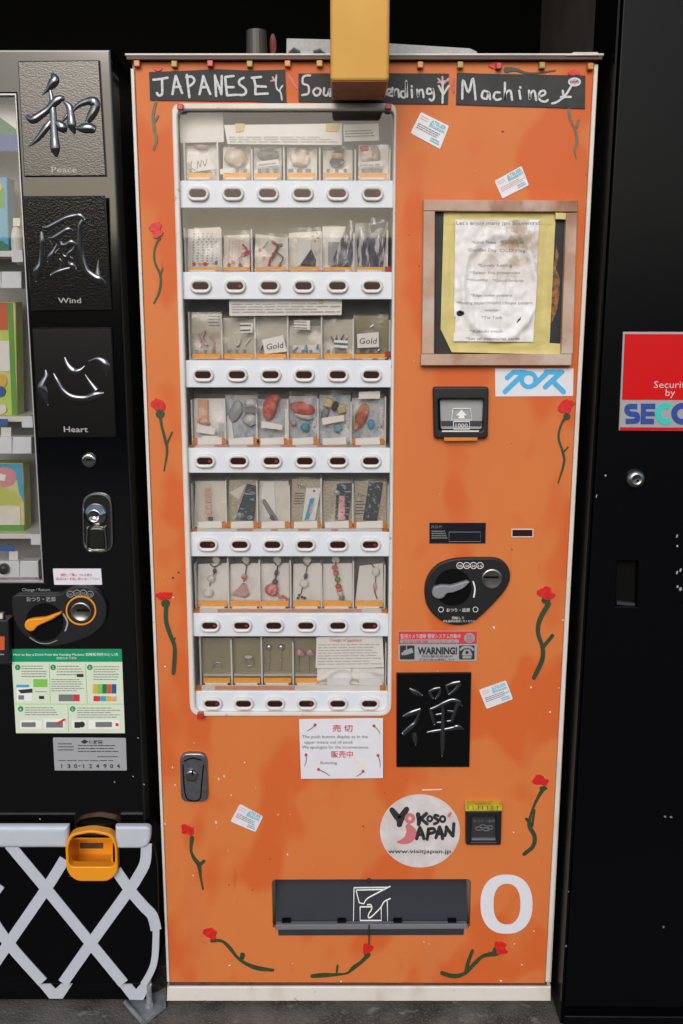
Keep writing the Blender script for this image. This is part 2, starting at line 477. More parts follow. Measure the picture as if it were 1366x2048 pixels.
def relief(pts, Y, depth=.7, n=7, m=8):
    """raised brush stroke with a rounded back"""
    P = smooth_path(pts, n); N = normals2(P); V, Fs = [], []
    for p, nn in zip(P, N):
        k = mpp(p[0], p[1], Y)
        for j in range(m + 1):
            a = math.pi * j / m
            q = Q(p[0] + nn.x * p[2] * math.cos(a), p[1] + nn.y * p[2] * math.cos(a), Y)
            V.append((q.x, Y + .0004 - math.sin(a) * p[2] * depth * k, q.z))
    for i in range(len(P) - 1):
        for j in range(m):
            a = i * (m + 1) + j
            Fs.append((a, a + 1, a + m + 2, a + m + 1))
    Fs.append(tuple(range(m + 1))); e = (len(P) - 1) * (m + 1); Fs.append(tuple(range(e + m, e - 1, -1)))
    return V, Fs
def tube(path, r, m=8):
    """round tube along world points"""
    P = [Vector(p) for p in path]; V, Fs = [], []
    for i, p in enumerate(P):
        t = (P[min(i + 1, len(P) - 1)] - P[max(i - 1, 0)]).normalized()
        u = t.cross(Vector((.31, .9, .17))).normalized(); v = t.cross(u)
        rr = r[i] if isinstance(r, (list, tuple)) else r
        for k in range(m):
            a = 2 * math.pi * k / m
            V.append(tuple(p + u * rr * math.cos(a) + v * rr * math.sin(a)))
    for i in range(len(P) - 1):
        for k in range(m):
            a = i * m + k; b = i * m + (k + 1) % m
            Fs.append((a, b, b + m, a + m))
    Fs.append(tuple(range(m - 1, -1, -1))); e = (len(P) - 1) * m; Fs.append(tuple(range(e, e + m)))
    return V, Fs
def lathe(px, py, prof, Yref=0.0, n=28, sx=1.0, sz=1.0):
    """prof: (radius in pixels, y) turned round the axis facing the camera side"""
    c = Q(px, py, Yref); k = mpp(px, py, Yref); V, Fs = [], []
    for r, y in prof:
        for i in range(n):
            a = 2 * math.pi * i / n
            V.append((c.x + r * k * sx * math.cos(a), y, c.z + r * k * sz * math.sin(a)))
    for j in range(len(prof) - 1):
        for i in range(n):
            a = j * n + i; b = j * n + (i + 1) % n
            Fs.append((a, a + n, b + n, b))
    Fs.append(tuple(range(n))); e = (len(prof) - 1) * n; Fs.append(tuple(range(e + n - 1, e - 1, -1)))
    return V, Fs
def loft(outs, close=True):
    """outs: list of (xz outline, y) with equal counts, front to back or back to front"""
    n = len(outs[0][0]); V, Fs = [], []
    for o, y in outs: V += [(p[0], y, p[1]) for p in o]
    for j in range(len(outs) - 1):
        for i in range(n):
            a = j * n + i; b = j * n + (i + 1) % n
            Fs.append((a, b, b + n, a + n))
    if close: Fs.append(tuple(range((len(outs) - 1) * n, len(outs) * n)))
    return V, Fs
def blob(cx, cy, rx, ry, Y, dep, rot=0.0, lump=.12, seed=0, u=14, v=9):
    """lumpy rounded body, pixel size rx, ry and depth in metres"""
    V, Fs = [], []; c, s = math.cos(rot), math.sin(rot)
    for j in range(v + 1):
        ph = math.pi * j / v
        for i in range(u):
            th = 2 * math.pi * i / u
            d = Vector((math.sin(ph) * math.cos(th), math.sin(ph) * math.sin(th), math.cos(ph)))
            k = 1 + lump * noise.noise(d * 1.8 + Vector((seed * 3.1, seed, 0)))
            x, y = d.x * rx * k, d.z * ry * k
            q = Q(cx + x * c - y * s, cy + x * s + y * c, Y)
            V.append((q.x, Y + d.y * dep * k, q.z))
    for j in range(v):
        for i in range(u):
            a = j * u + i; b = j * u + (i + 1) % u
            Fs.append((a, b, b + u, a + u))
    return V, Fs
TXT = {}
def text_vf(s, px, py, hpx, Y, wpx=None, align='L', rot=0.0, off=.0007, disp=None, shear=0.0, bold=0.0, slope_px=0.0):
    """printed lettering: baseline-left (or centre) at a photo pixel; hpx = cap height, wpx = total width"""
    key = (s, bold)
    if key not in TXT:
        c = bpy.data.curves.new('lettering', 'FONT'); c.body = s; c.size = 1; c.resolution_u = 2; c.fill_mode = 'FRONT'; c.offset = bold
        o = bpy.data.objects.new('lettering', c); me = bpy.data.meshes.new_from_object(o)
        TXT[key] = ([tuple(v.co) for v in me.vertices], [tuple(p.vertices) for p in me.polygons])
        bpy.data.objects.remove(o); bpy.data.curves.remove(c); bpy.data.meshes.remove(me)
    vs, fs = TXT[key]
    if not vs: return [], []
    xs = [v[0] for v in vs]; ys = [v[1] for v in vs]
    k = mpp(px, py, Y); cap = .72 if max(ord(q) for q in s) < 0x2000 else .86
    sy = hpx * k / cap; sx = sy if wpx is None else wpx * k / (max(xs) - min(xs))
    x0 = min(xs) if align == 'L' else (min(xs) + max(xs)) / 2
    o = Q(px, py, Y); c_, s_ = math.cos(rot), math.sin(rot); V = []
    for v in vs:
        x = (v[0] - x0) * sx + shear * v[1] * sy; z = v[1] * sy
        X = o.x + x * c_ - z * s_; Z = o.z + x * s_ + z * c_
        V.append((X, Y - off - (disp(X, Z) if disp else 0), Z))
    # front faces look at -y
    F2 = []
    for f in fs:
        a, b, c = (V[i] for i in f[:3])
        F2.append(tuple(f))
    return V, F2
def word_lines(quad, rows, Y, off=.0006, fill=.55, wlen=(.05, .16), gap=.018, seed=1, ragged=.25, indent=0.0):
    """lines of print too fine to read: one dash per word. quad: TL,TR,BR,BL pixels"""
    rr = random.Random(seed); V, Fs = [], []
    TL, TR, BR, BL = [Vector(q) for q in quad]
    def P(u, v): return (TL * (1 - u) + TR * u) * (1 - v) + (BL * (1 - u) + BR * u) * v
    for r in range(rows):
        v0 = (r + .5 - fill / 2) / rows; v1 = (r + .5 + fill / 2) / rows
        u = rr.random() * indent; end = 1 - rr.random() * ragged
        while u < end:
            w_ = rr.uniform(*wlen); u1 = min(u + w_, 1)
            b = len(V)
            for q in (P(u, v0), P(u1, v0), P(u1, v1), P(u, v1)):
                k = Q(q.x, q.y, Y); V.append((k.x, Y - off, k.z))
            Fs.append((b + 3, b + 2, b + 1, b)); u = u1 + gap
    return V, Fs
def sheet(quad, Y, nx=10, ny=6, amp=.002, seed=0, curl=0.0, fn=None, cut=None):
    """thin wavy sheet of paper or film; quad TL,TR,BR,BL pixels"""
    TL, TR, BR, BL = [Vector(q) for q in quad]; V, Fs = [], []
    for j in range(ny + 1):
        for i in range(nx + 1):
            u, v = i / nx, j / ny
            p = (TL * (1 - u) + TR * u) * (1 - v) + (BL * (1 - u) + BR * u) * v
            q = Q(p.x, p.y, Y)
            d = amp * noise.noise(Vector((u * 2.3 + seed * 7.7, v * 2.3 + seed * 1.3, seed))) - curl * v * v
            if fn: d -= fn(q.x, q.z)
            V.append((q.x, Y + d, q.z))
    for j in range(ny):
        for i in range(nx):
            a = j * (nx + 1) + i
            if cut:
                u, v = (i + .5) / nx, (j + .5) / ny
                p = (TL * (1 - u) + TR * u) * (1 - v) + (BL * (1 - u) + BR * u) * v
                if cut(p.x, p.y): continue
            Fs.append((a + nx + 1, a + nx + 2, a + 1, a))
    return V, Fs
# ================================================================== SETTING
def structure(name, vf, m):
    o = mesh(name, vf, m); o['kind'] = 'structure'; return o
def ground_vf():
    V, Fs = [], []
    xs = [-60, -20, -6, -2.2] + [-2 + .05 * i for i in range(81)] + [2.2, 6, 20, 60]
    ys = [-60, -20, -8, -3, -1] + [-.4 + .04 * i for i in range(31)] + [1.2, 3]
    for y in ys:
        for x in xs:
            k = 1 if abs(x) < 2.1 and -.5 < y < 1 else 0
            V.append((x, y, .004 * k * noise.noise(Vector((x * 6, y * 6, 0)))))
    n = len(xs)
    for j in range(len(ys) - 1):
        for i in range(n - 1):
            a = j * n + i; Fs.append((a, a + 1, a + n + 1, a + n))
    return V, Fs
structure('ground', ground_vf(), 'pavement')
structure('road', ([(-60, -60, .006), (60, -60, .006), (60, -.75, .006), (-60, -.75, .006)], [(0, 1, 2, 3)]), 'road_asphalt')
structure('wall_back', box(-3, 3, 1.1, 1.2, -.1, 3.2), 'void_black')
structure('ceiling', box(-3, 3, .12, 1.1, 2.75, 2.9), 'void_black')
structure('wall_right', box(.545, .60, .11, 1.1, 0, 2.75), 'wall_brown')
structure('wall_left', box(-3, -2.9, .12, 1.1, 0, 2.75), 'void_black')
# dark low frontage over the road: what the glossy black panels mirror below the sky
structure('buildings_opposite', join(box(-40, -9, -10.5, -10, -.05, 2.4), box(-8.6, 6, -10.6, -10.1, -.05, 2.25), box(6.2, 40, -10.5, -10, -.05, 2.5)), 'far_dark')

# ================================================================== SOUVENIR VENDING MACHINE
S = thing('souvenir_vending_machine', 'orange painted souvenir vending machine with hand-painted red roses and white-framed window', 'vending machine', (0, .3, 0))
# ---- cabinet
bl, brr = Q(262, 135).x, Q(1196, 135).x
ztop = Q(683, 112).z; zb0, zb1 = Q(683, 2004).z, Q(683, 1972).z
iw = (Q(346, 206).x, Q(790, 206).x, Q(683, 1432).z, Q(683, 207).z)      # interior bay
# left, right, top, back and lower walls of the carcass (hollow bay behind the window)
mesh('cabinet', join(box(bl, iw[0] - .004, .012, .62, zb1, ztop), box(Q(1000, 1800).x, brr, .012, .62, zb1, ztop), box(iw[1] + .004, Q(1000, 1800).x - .001, .075, .62, zb1, ztop), box(iw[1] + .001, iw[1] + .0038, .012, .16, iw[2], iw[3]),
                     box(iw[0] - .004, iw[1] + .004, .16, .62, zb1, ztop),
                     box(iw[0] - .004, iw[1] + .004, .012, .16, iw[3] + .003, ztop),
                     box(iw[0] - .004, iw[1] + .004, .075, .16, zb1, iw[2] - .003)), 'white_enamel', S)
base = rc(332, 1973, 1103, 2004)
mesh('base', plate([(334, 1974), (1102, 1974), (1102, 2003), (333, 2003)], -.006, .60, bev=.003), 'white_enamel', S)
mesh('base_seam', plate([(339, 1965), (1092, 1967), (1100, 1978), (335, 1978)], -.0015, .012), 'rust_and_shade', S)
# roof lip
c0, c1 = Q(254, 120).x, Q(1203, 120).x
zl = Q(683, 118.5, -.013).z; zl1 = Q(683, 111.5, -.013).z; zl2 = Q(683, 106.5, -.015).z
mesh('roof_lip', join(extr([(c0, zl1), (c1, zl1), (c1, zl2), (c0, zl2)], -.015, .60, bev=.001)), 'white_enamel', S)
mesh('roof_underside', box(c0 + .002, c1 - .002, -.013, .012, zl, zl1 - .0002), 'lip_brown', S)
hv = [(1132, 111), (1148, 104), (1196, 104), (1200, 111)]
mesh('hinge_cover', plate(hv, -.0165, .06, bev=.001), 'white_enamel', S)
# ---- door skin
pan = [(269, 123), (1188, 123), (1090, 1969), (340, 1969)]
win_out = rnd([(343, 206), (793, 206), (783, 1433), (380, 1433)], [20, 18, 24, 24])
win_in = rnd([(354, 219), (788, 219), (775, 1425), (390, 1425)], [16, 14, 18, 18])
slot = rnd([(544, 1760), (942, 1759), (940, 1855), (546, 1857)], [9, 9, 5, 5])
hatch = rnd([(872, 782), (972, 782), (970, 870), (872, 870)], 3)
cup = rc(938, 1628, 996, 1684)
mesh('door', plate(pan, 0, .012, holes=[rnd([(346, 209), (790, 209), (780, 1430), (383, 1430)], 18), slot, hatch, cup], bev=.0012), 'orange_paint', S)
mesh('window_frame', plate(win_out, -.005, .010, holes=[win_in], bev=.0018), 'white_enamel', S)
# white door edges
mesh('edge_trim', join(plate([(261, 137), (268, 137), (339, 1964), (334, 1964)], -.001, .012, bev=.001)), 'white_enamel', S)
mesh('edge_trim', join(plate([(1188.5, 128), (1197, 128), (1100, 1964), (1091, 1964)], -.001, .012, bev=.001)), 'white_enamel', S)

# ---- display bay
yb = .115
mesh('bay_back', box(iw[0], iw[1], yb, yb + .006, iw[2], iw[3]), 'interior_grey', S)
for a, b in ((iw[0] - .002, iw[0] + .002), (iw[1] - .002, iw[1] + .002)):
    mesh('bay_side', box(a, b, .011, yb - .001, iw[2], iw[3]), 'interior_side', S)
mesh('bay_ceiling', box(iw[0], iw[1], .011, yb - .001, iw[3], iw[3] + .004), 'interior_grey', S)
YS = .005
strips = [(361, 416), (544, 598.6), (720.6, 775), (896, 946), (1064.6, 1113), (1228, 1273), (1384, 1426)]
bx = [(395.6, 465.6, 535.3, 605, 675, 745), (401, 470, 538.6, 607, 675, 744), (406, 474, 541, 608, 675.7, 742.7), (409.7, 476.4, 543.4, 609.7, 675.7, 742),
      (415, 479.7, 545, 610.4, 675.7, 741), (419.5, 483.8, 547.7, 611.7, 675.7, 740), (424.5, 487, 550, 613, 675.7, 739)]
by = [387, 572, 750, 922.6, 1090, 1252, 1408]
def stad(w_, h_, n=8):
    r = h_ / 2; a = w_ / 2 - r; o = []
    for k in range(n + 1):
        t = -math.pi / 2 + math.pi * k / n; o.append((a + r * math.cos(t), r * math.sin(t)))
    for k in range(n + 1):
        t = math.pi / 2 + math.pi * k / n; o.append((-a + r * math.cos(t), r * math.sin(t)))
    return o
bvf = loft([(stad(.0395, .0262), YS), (stad(.0388, .0255), .0005), (stad(.0372, .0240), -.0018), (stad(.0345, .0205), -.0026), (stad(.0312, .0155), -.0018), (stad(.0290, .0124), -.0004), (stad(.0285, .0118), .002)], close=False)
bme = bpy.data.meshes.new('button'); bme.from_pydata(bvf[0], [], bvf[1]); bme.materials.append(M['white_plastic']); bme.polygons.foreach_set('use_smooth', [True] * len(bme.polygons))
lvf = extr(stad(.0287, .012), .0006, .005); lme = bpy.data.meshes.new('lens'); lme.from_pydata(lvf[0], [], lvf[1]); lme.materials.append(M['button_lens'])
dvf = extr(stad(.006, .0055, 6), .0002, .002); dme = bpy.data.meshes.new('lamp'); dme.from_pydata(dvf[0], [], dvf[1]); dme.materials.append(M['red_lamp'])
lit = {(0, 4), (0, 5), (0, 2), (3, 0), (4, 0), (4, 5), (5, 0), (5, 1), (5, 5), (6, 0), (6, 3), (1, 1), (3, 2)}
row_z = []
def xl(py): return 354 + (390 - 354) * (py - 219) / (1425 - 219)
def xr(py): return 788 + (775 - 788) * (py - 219) / (1425 - 219)
for r, (y0, y1) in enumerate(strips):
    pts = [(xl(y0) - 3, y0), (xr(y0) + 3, y0), (xr(y1) + 3, y1), (xl(y1) - 3, y1)]
    mesh('selector_panel', plate(pts, YS, YS + .012, bev=.001), 'selector_white', S)
    z = Q(683, y0, YS).z; row_z.append(z)
    mesh('shelf', box(iw[0] + .003, iw[1] - .003, YS + .013, yb - .001, z - .008, z - .0015), 'interior_side', S)
    for c in range(6):
        k = Q(bx[r][c], by[r], 0)
        o = bpy.data.objects.new('button', bme); link(o, S); o.location = (k.x, -.3, k.z); ORG[o] = Vector((k.x, 0, k.z))
        for nm, dm in (('lens', lme),) + ((('lamp', dme),) if (r, c) in lit else ()):
            q = bpy.data.objects.new(nm, dm); link(q, o); q.location = (.0085 if nm == 'lamp' else 0, 0, 0)
# clear panes between the selector panels
prev = 219
for r, (y0, y1) in enumerate(strips):
    mesh('window_pane', sheet([(xl(prev) - 2, prev - 1), (xr(prev) + 2, prev - 1), (xr(y0) + 2, y0 + 1), (xl(y0) - 2, y0 + 1)], .0085, 1, 1, 0), 'glass', S)
    prev = y1
# compartments: orange price tags, dividers, ledge strips
comp = [[(375, 424), (448, 498), (510, 560), (576, 631), (648, 702), (719, 774)],
        [(376, 438), (448, 497), (511, 572), (578, 639), (647, 704), (712, 769)],
        [(385, 441), (448, 508), (513, 572), (580, 639), (648, 704), (709, 774)],
        [(390, 449), (453, 512), (516, 573), (580, 632), (640, 698), (706, 765)],
        [(390, 449), (457, 512), (518, 575), (583, 640), (645, 703), (708, 771)],
        [(397, 454), (461, 519), (521, 576), (587, 640), (646, 702), (711, 764)],
        [(407, 460), (468, 520), (528, 582), (591, 638), (638, 700), (702, 766)]]
tagy = [(346, 358), (534, 543), (708, 719.5), (876, 889), (1043, 1056), (1202, 1216), (1356, 1369)]
topy = [288, 462, 630, 797, 964, 1122, 1278]
YT = .030
rr = random.Random(3)
for r in range(7):
    ty0, ty1 = tagy[r]; z0 = row_z[r]
    for c in range(6):
        x0, x1 = comp[r][c]
        j = rr.uniform(-.6, .6)
        if r in (3, 4):
            mesh('price_tag', plate([(x0 + 5, ty0 + 1 + j), (x1 - 6, ty0 - 2 - j), (x1 - 5, ty1), (x0 + 5, ty1 + 1)], YT - .0032, YT - .0024), 'paper', S)
            for xx in (x0 + 4, x1 - 2):
                if rr.random() < .8:
                    mesh('tape_dot', plate(ell(xx + rr.uniform(-2, 2), ty1 - 6, 7, 7, 9), YT - .0018, YT - .001), 'orange_tape', S)
        elif not (r == 6 and c >= 4):
            mesh('price_tag', plate([(x0, ty0 + j), (x1, ty0 - j * .5), (x1, ty1 - 2.5), (x0, ty1 - 2.5)], YT - .002, YT), 'orange_tag', S)
            mesh('tag_strip', plate([(x0 + 3, ty1 - 3), (x1 - 5, ty1 - 3.4), (x1 - 5, ty1 + 1), (x0 + 3, ty1 + 1)], YT - .004, YT - .0025), 'paper', S)
    if r in (0, 2):       # square cut-outs along the front of the tray
        for c in range(6):
            for k in range(3):
                x = comp[r][c][0] + 5 + k * 17 + rr.uniform(-1, 1)
                mesh('tray_notch', plate(rc(x, ty0 - 8.5, x + 6.5, ty0 - 1), YT - .0006, YT + .0004), 'grey_plastic', S)
    # dividers
    xs = [comp[r][0][0] - 5] + [(comp[r][c][1] + comp[r][c + 1][0]) / 2 for c in range(5)] + [comp[r][5][1] + 5]
    for c, x in enumerate(xs):
        if r == 6 and c in (4, 5): continue
        q = Q(x, ty1, YT); qt = Q(x, topy[r] + rr.uniform(-8, 12), YT)
        mesh('divider', box(q.x - .0014, q.x + .0014, YT + .001, yb - .004, row_z[r] - .001, qt.z), 'acrylic', S)
# ledge strips lying on the shelf front
def ledge(r, x0, x1, m, v0=0.0, v1=1.0, up=0.0):
    V = []
    for x, v in ((x0, v0), (x1, v0), (x1, v1), (x0, v1)):
        a = Q(x, strips[r][0] - .5, YS + .001); b = Q(x, min(tagy[r][1] + 1, strips[r][0] - 3), YT - .006)
        V.append(tuple(a.lerp(b, v) + Vector((0, -.0004, .0006)) * up))
    mesh('ledge_strip', (V, [(0, 1, 2, 3)]), m, S)
for r, x0, x1 in ((2, 380, 770), (3, 388, 772), (4, 386, 772), (5, 385, 772), (6, 392, 774)):
    ledge(r, x0, x1, 'paper')
for r, x0, x1 in ((1, 430, 690), (2, 392, 470), (2, 684, 725), (3, 428, 460), (3, 560, 592), (3, 634, 722), (3, 494, 520), (4, 474, 506), (4, 542, 556), (4, 596, 620), (4, 662, 676), (5, 435, 724), (6, 430, 590)):
    ledge(r, x0, x1, 'pink_strip', .25, .85, 1)
for r, x in ((4, 388), (4, 770), (5, 393), (5, 769), (6, 397), (6, 766), (3, 384), (2, 750)):
    ledge(r, x - 6, x + 6, 'orange_tape', .1, .9, 2)
for x, y, yy in ((441, 716, .046), (777, 708, .03), (777, 538, .03), (448, 1051, .046)):
    mesh('red_clip', plate(rnd(rc(x - 7, y - 5, x + 6, y + 5), 2), yy - .006, yy), 'bead_red', S)

# ---- red and yellow cube beads
for x, y, m in ((273, 126, 'bead_orange'), (348, 127, 'bead_olive'), (420, 126, 'bead_red'), (499, 127, 'bead_olive'), (575, 126, 'bead_orange'), (639, 126, 'bead_yellow'),
                (841, 129, 'bead_orange'), (921, 129, 'bead_olive'), (998, 131, 'bead_red'), (1085, 130, 'bead_olive'), (1182, 132, 'bead_orange')):
    mesh('bead', plate(rnd(rc(x - 6, y - 6.5, x + 6, y + 6.5), 2, 3), -.011, 0, bev=.0012), m, S)
for x, y in ((360, 213), (777, 212), (400, 1433)):
    mesh('bead', plate(rnd(rc(x - 6, y - 6, x + 6, y + 6), 2, 3), -.015, -.004, bev=.0012), 'bead_red', S)

# ---- painted roses
def rose(bpts, stem, leaves=(), calyx=None, sm='stem_green', bl_=True, label=None):
    o = mesh('painted_rose', join(*([ribbon([(a, b, c * .85) for a, b, c in stem], -.0004, .0012)] + [ribbon(l_, -.0006, .0012) for l_ in leaves] +
             ([plate(ell(*calyx, 12), -.0019, 0)] if calyx else []))), sm, S, label=label)
    if bl_:
        vs = []
        for k, (x, y, a, b) in enumerate(bpts):
            pts = [(p[0] + 1.3 * noise.noise(Vector((p[0] * .3, p[1] * .3, k))) * 2, p[1] + 2.2 * noise.noise(Vector((p[1] * .3, p[0] * .3, 5 + k)))) for p in [(x + a * 1.12 * (1 + .16 * math.cos(3 * q_ + x)) * math.cos(q_), y + b * 1.12 * (1 + .16 * math.cos(3 * q_ + x)) * math.sin(q_)) for q_ in [2 * math.pi * e_ / 22 for e_ in range(22)]]]
            vs.append(plate(pts, -.0022 - .0006 * k, 0, bev=.0005))
        mesh('blossom', join(*vs), 'rose_red', o)
    return o
rose([(316, 138, 8, 4)], [(312, 203, 3), (306, 232, 3.4), (309, 262, 3.6), (313, 278, 3.4), (308, 299, 2.5)], [[(309, 244, 2), (316, 232, 2.2)]], sm='stem_faded')
rose([(311, 456, 11, 10), (314, 466, 9, 9)], [(319, 474, 2.5), (309, 500, 2.2), (310, 525, 2.4), (321, 552, 2.6), (319, 582, 2.4), (308, 606, 1.8)], [[(320, 552, 1.6), (325, 537, 1.2)]], (318, 476, 4, 5))
rose([(311, 808, 8, 9), (319, 811, 10, 10)], [(320, 826, 4), (323, 850, 3), (331, 882, 3.2), (334, 905, 2.6), (328, 942, 1.4)], [[(333, 890, 2), (344, 864, 1.4)]], (320, 828, 9, 9))
rose([(323, 1192, 10, 7), (335, 1191, 8, 6)], [(333, 1206, 5), (332, 1240, 5), (340, 1268, 5), (349, 1292, 4.4), (349, 1318, 5), (347, 1346, 4.5)], [[(345, 1284, 2.5), (350, 1276, 1.5)]], (331, 1207, 9, 8))
rose([(1129, 815, 11, 11), (1138, 808, 8, 9)], [(1134, 830, 4), (1122, 850, 2.6), (1117, 875, 2.6), (1125, 902, 2.8), (1128, 925, 2.8), (1116, 966, 1.6)], [[(1125, 906, 1.8), (1136, 894, 1.4)]], (1134, 833, 7, 7))
rose([(1090, 1186, 12, 11), (1101, 1192, 8, 6)], [(1097, 1208, 6), (1080, 1238, 5.5), (1076, 1265, 5), (1085, 1295, 5), (1084, 1320, 5.5), (1068, 1355, 5)], [[(1087, 1293, 3.5), (1105, 1271, 3.5)]], (1092, 1201, 9, 7))
rose([(1079, 1561, 12, 9), (1089, 1565, 8, 6)], [(1086, 1578, 5), (1072, 1602, 3), (1061, 1632, 3), (1059, 1652, 5), (1069, 1672, 5), (1066, 1692, 4.6), (1048, 1708, 4)], [[(1064, 1652, 2.5), (1069, 1620, 2)], [(1063, 1650, 3), (1053, 1638, 3)]], (1087, 1577, 8, 4))
rose([(1148, 146, 11, 5)], [(1138, 215, 3.4), (1140, 236, 3.2), (1151, 262, 2.6), (1154, 284, 3), (1149, 301, 2), (1153, 317, 1)], [[(1153, 254, 2.5), (1157, 241, 2.6)]], sm='stem_faded')
rose([(990, 131, 10, 7)], [(1013, 140, 7), (1030, 139, 4), (1052, 146, 2.5), (1075, 146, 2), (1110, 141, 1.6)], [], sm='stem_green')
rose([(371, 1658, 9, 8), (380, 1663, 7, 7)], [(384, 1676, 5), (382, 1700, 3), (388, 1716, 4), (398, 1730, 5), (401, 1752, 2.6), (406, 1778, 2)], [[(398, 1731, 3.5), (408, 1722, 3)]], None)
rose([(417, 1866, 10, 8), (424, 1870, 8, 8)], [(424, 1881, 4.5), (444, 1882, 3), (460, 1896, 4), (474, 1914, 3), (490, 1926, 3.5), (515, 1936, 5), (546, 1940, 3)], [[(483, 1918, 4), (485, 1910, 5)]], None)
rose([(735, 1897, 9, 9)], [(737, 1909, 5), (722, 1924, 4), (706, 1936, 4.5), (694, 1946, 2), (672, 1949, 3), (648, 1950, 5), (624, 1952, 4)], [[(673, 1948, 2), (675, 1931, 2)]], (734, 1909, 6, 5))
rose([(1000, 1893, 10, 9), (1004, 1903, 9, 6)], [(990, 1907, 6), (966, 1912, 4), (948, 1928, 4.5), (930, 1946, 4), (908, 1952, 5), (884, 1946, 4.5)], [[(932, 1943, 3.5), (937, 1922, 3.5), (945, 1901, 3)]], (993, 1903, 8, 9))
# paint drops and flakes on the door
def flake(x, y, a, m='paper_warm', sx=1.0):
    a *= .62
    pts = [(p[0] + a * .8 * noise.noise(Vector((p[0], p[1], 3))), p[1] + a * .8 * noise.noise(Vector((p[1], p[0], 9)))) for p in ell(x, y, a * sx, a, 8)]
    mesh('paint_flake', plate(pts, -.0006, .0002), m, S)
for x, y, a in ((575, 1709, 3), (1062, 1375, 3), (1100, 1424, 3), (1027, 1665, 2.5), (489, 1525, 2), (462, 1590, 2.4), (330, 1648, 3.5), (345, 1535, 2.5), (350, 1570, 2), (858, 1888, 2), (848, 1884, 2), (1068, 1862, 2.4), (1029, 1888, 2.2),
                (1044, 1930, 2), (1002, 1962, 3), (682, 1963, 3), (585, 1927, 2), (459, 1931, 2.5), (330, 1333, 2.5), (1126, 1240, 2), (1118, 1376, 2), (988, 1255, 3), (347, 1195, 2)):
    flake(x, y, a, sx=rr.uniform(.5, 1.2))
for x, y, a in ((357, 1146, 3.5), (346, 1156, 4), (458, 1770, 2.5), (505, 1780, 2.2), (1024, 1099, 2.5), (838, 532, 2.4), (818, 470, 2), (1172, 350, 2)):
    flake(x, y, a, 'rust_and_shade')
for pts in ([(578, 152, 2), (587, 166, 3), (594, 178, 1.5)], [(908, 158, 2), (906, 172, 3), (907, 184, 2.5)]):
    mesh('painted_sprig', ribbon(pts, -.0003, .001), 'bead_red', S)

# ---- bill reader
o = mesh('bill_reader', plate(rnd([(866, 774), (978, 774), (976, 877), (868, 877)], 7), -.014, .012, holes=[rnd([(876, 798), (968, 798), (966, 862), (878, 862)], 5)], bev=.003), 'black_plastic', S)
mesh('bill_mouth', plate(rc(874, 782, 970, 870), .006, .011), 'slot_dark', o)
hood = plate(rnd([(880, 799), (966, 799), (963, 858), (882, 858)], 4), .001, .004)
mesh('hood', hood, 'phone_grey', o)
mesh('hood_band', plate([(882, 842), (964, 842), (962, 852), (883, 852)], -.001, .0008), 'charcoal', o)
mesh('hood_lip', plate([(884, 861), (958, 861), (957, 863.5), (884, 863.5)], -.0146, -.0141), 'paper_warm', o)
ar = [(923, 819), (934, 831), (928, 831), (930, 837), (916, 837), (918, 831), (912, 831)]
wl = [ribbon(q, -.0012, .0006, .9, smooth=False, cap=False) for q in ([(906, 817), (941, 817), (944, 840), (903, 840), (906, 817)], [(907, 843), (939, 843), (939, 858), (907, 858), (907, 843)])]
mesh('arrow_mark', join(plate(ar, -.0018, -.001), text_vf('1000', 911, 855, 8.5, -.0012, 24), *wl), 'paper', o)
mesh('tape_piece', plate([(888, 875), (955, 875), (954, 881), (889, 882)], -.0155, .0), 'orange_tape', S)
# ---- price display and sold-out slot
o = mesh('price_display', plate([(859, 1046), (972, 1046), (971, 1087), (859, 1087)], -.003, .004, bev=.001), 'glass_display', S)
mesh('display_print', join(text_vf('商品代', 862, 1056, 6, -.003, 22), word_lines([(863, 1060), (896, 1060), (896, 1078), (863, 1078)], 4, -.003, seed=5),
     *[ribbon(q, -.0031, .0005, .6, smooth=False, cap=False) for q in ([(898, 1064), (961, 1064), (961, 1083), (898, 1083), (898, 1064)],)]), 'ink_grey', o)
o = mesh('indicator_slot', plate([(1023, 1058), (1067, 1058), (1067, 1075), (1023, 1075)], -.002, .003, holes=[rc(1025, 1060, 1065, 1073)], bev=.0006), 'white_plastic', S)
mesh('indicator_lens', plate(rc(1025, 1060, 1065, 1073), -.0008, .002), 'button_lens', o)
# ---- coin plate
cpts = cr([(235, 330), (240, 260), (270, 190), (330, 130), (420, 97), (520, 89), (730, 89), (790, 120), (822, 180), (822, 240), (790, 310), (720, 390), (640, 470), (570, 530), (500, 549), (420, 548), (340, 515), (280, 460), (245, 400)], 780, 1090, 3.415)
o = mesh('coin_plate', plate(rnd(cpts, 16), -.010, .002, bev=.003), 'black_plastic', S, label='black teardrop coin plate with grey return lever')
mesh('dial_recess', plate(ell(*cr([(430, 290)], 780, 1090, 3.415)[0], 37, 37, 26), -.0106, -.0098), 'slot_dark', o)
lev = cr([(285, 325), (300, 290), (345, 275), (420, 278), (530, 245), (548, 255), (500, 300), (430, 328), (390, 330), (365, 365), (330, 372), (295, 355)], 780, 1090, 3.415)
mesh('return_lever', plate(rnd(lev, 4), -.020, -.009, bev=.003), 'lever_grey', o)
cx, cy = cr([(690, 222)], 780, 1090, 3.415)[0]
mesh('coin_entry', lathe(cx, cy, [(17, -.013), (20, -.0135), (21.5, -.012), (21.5, -.009)]), 'steel', o, True)
mesh('coin_slot', plate(rc(cx - 15, cy - 2.2, cx + 15, cy + 1.6), -.0145, -.0125), 'slot_dark', o)
pr = [ribbon([(p[0], p[1], 1.3) for p in cr([(568, 250), (580, 300), (572, 355)], 780, 1090, 3.415)], -.0103, .0006)]
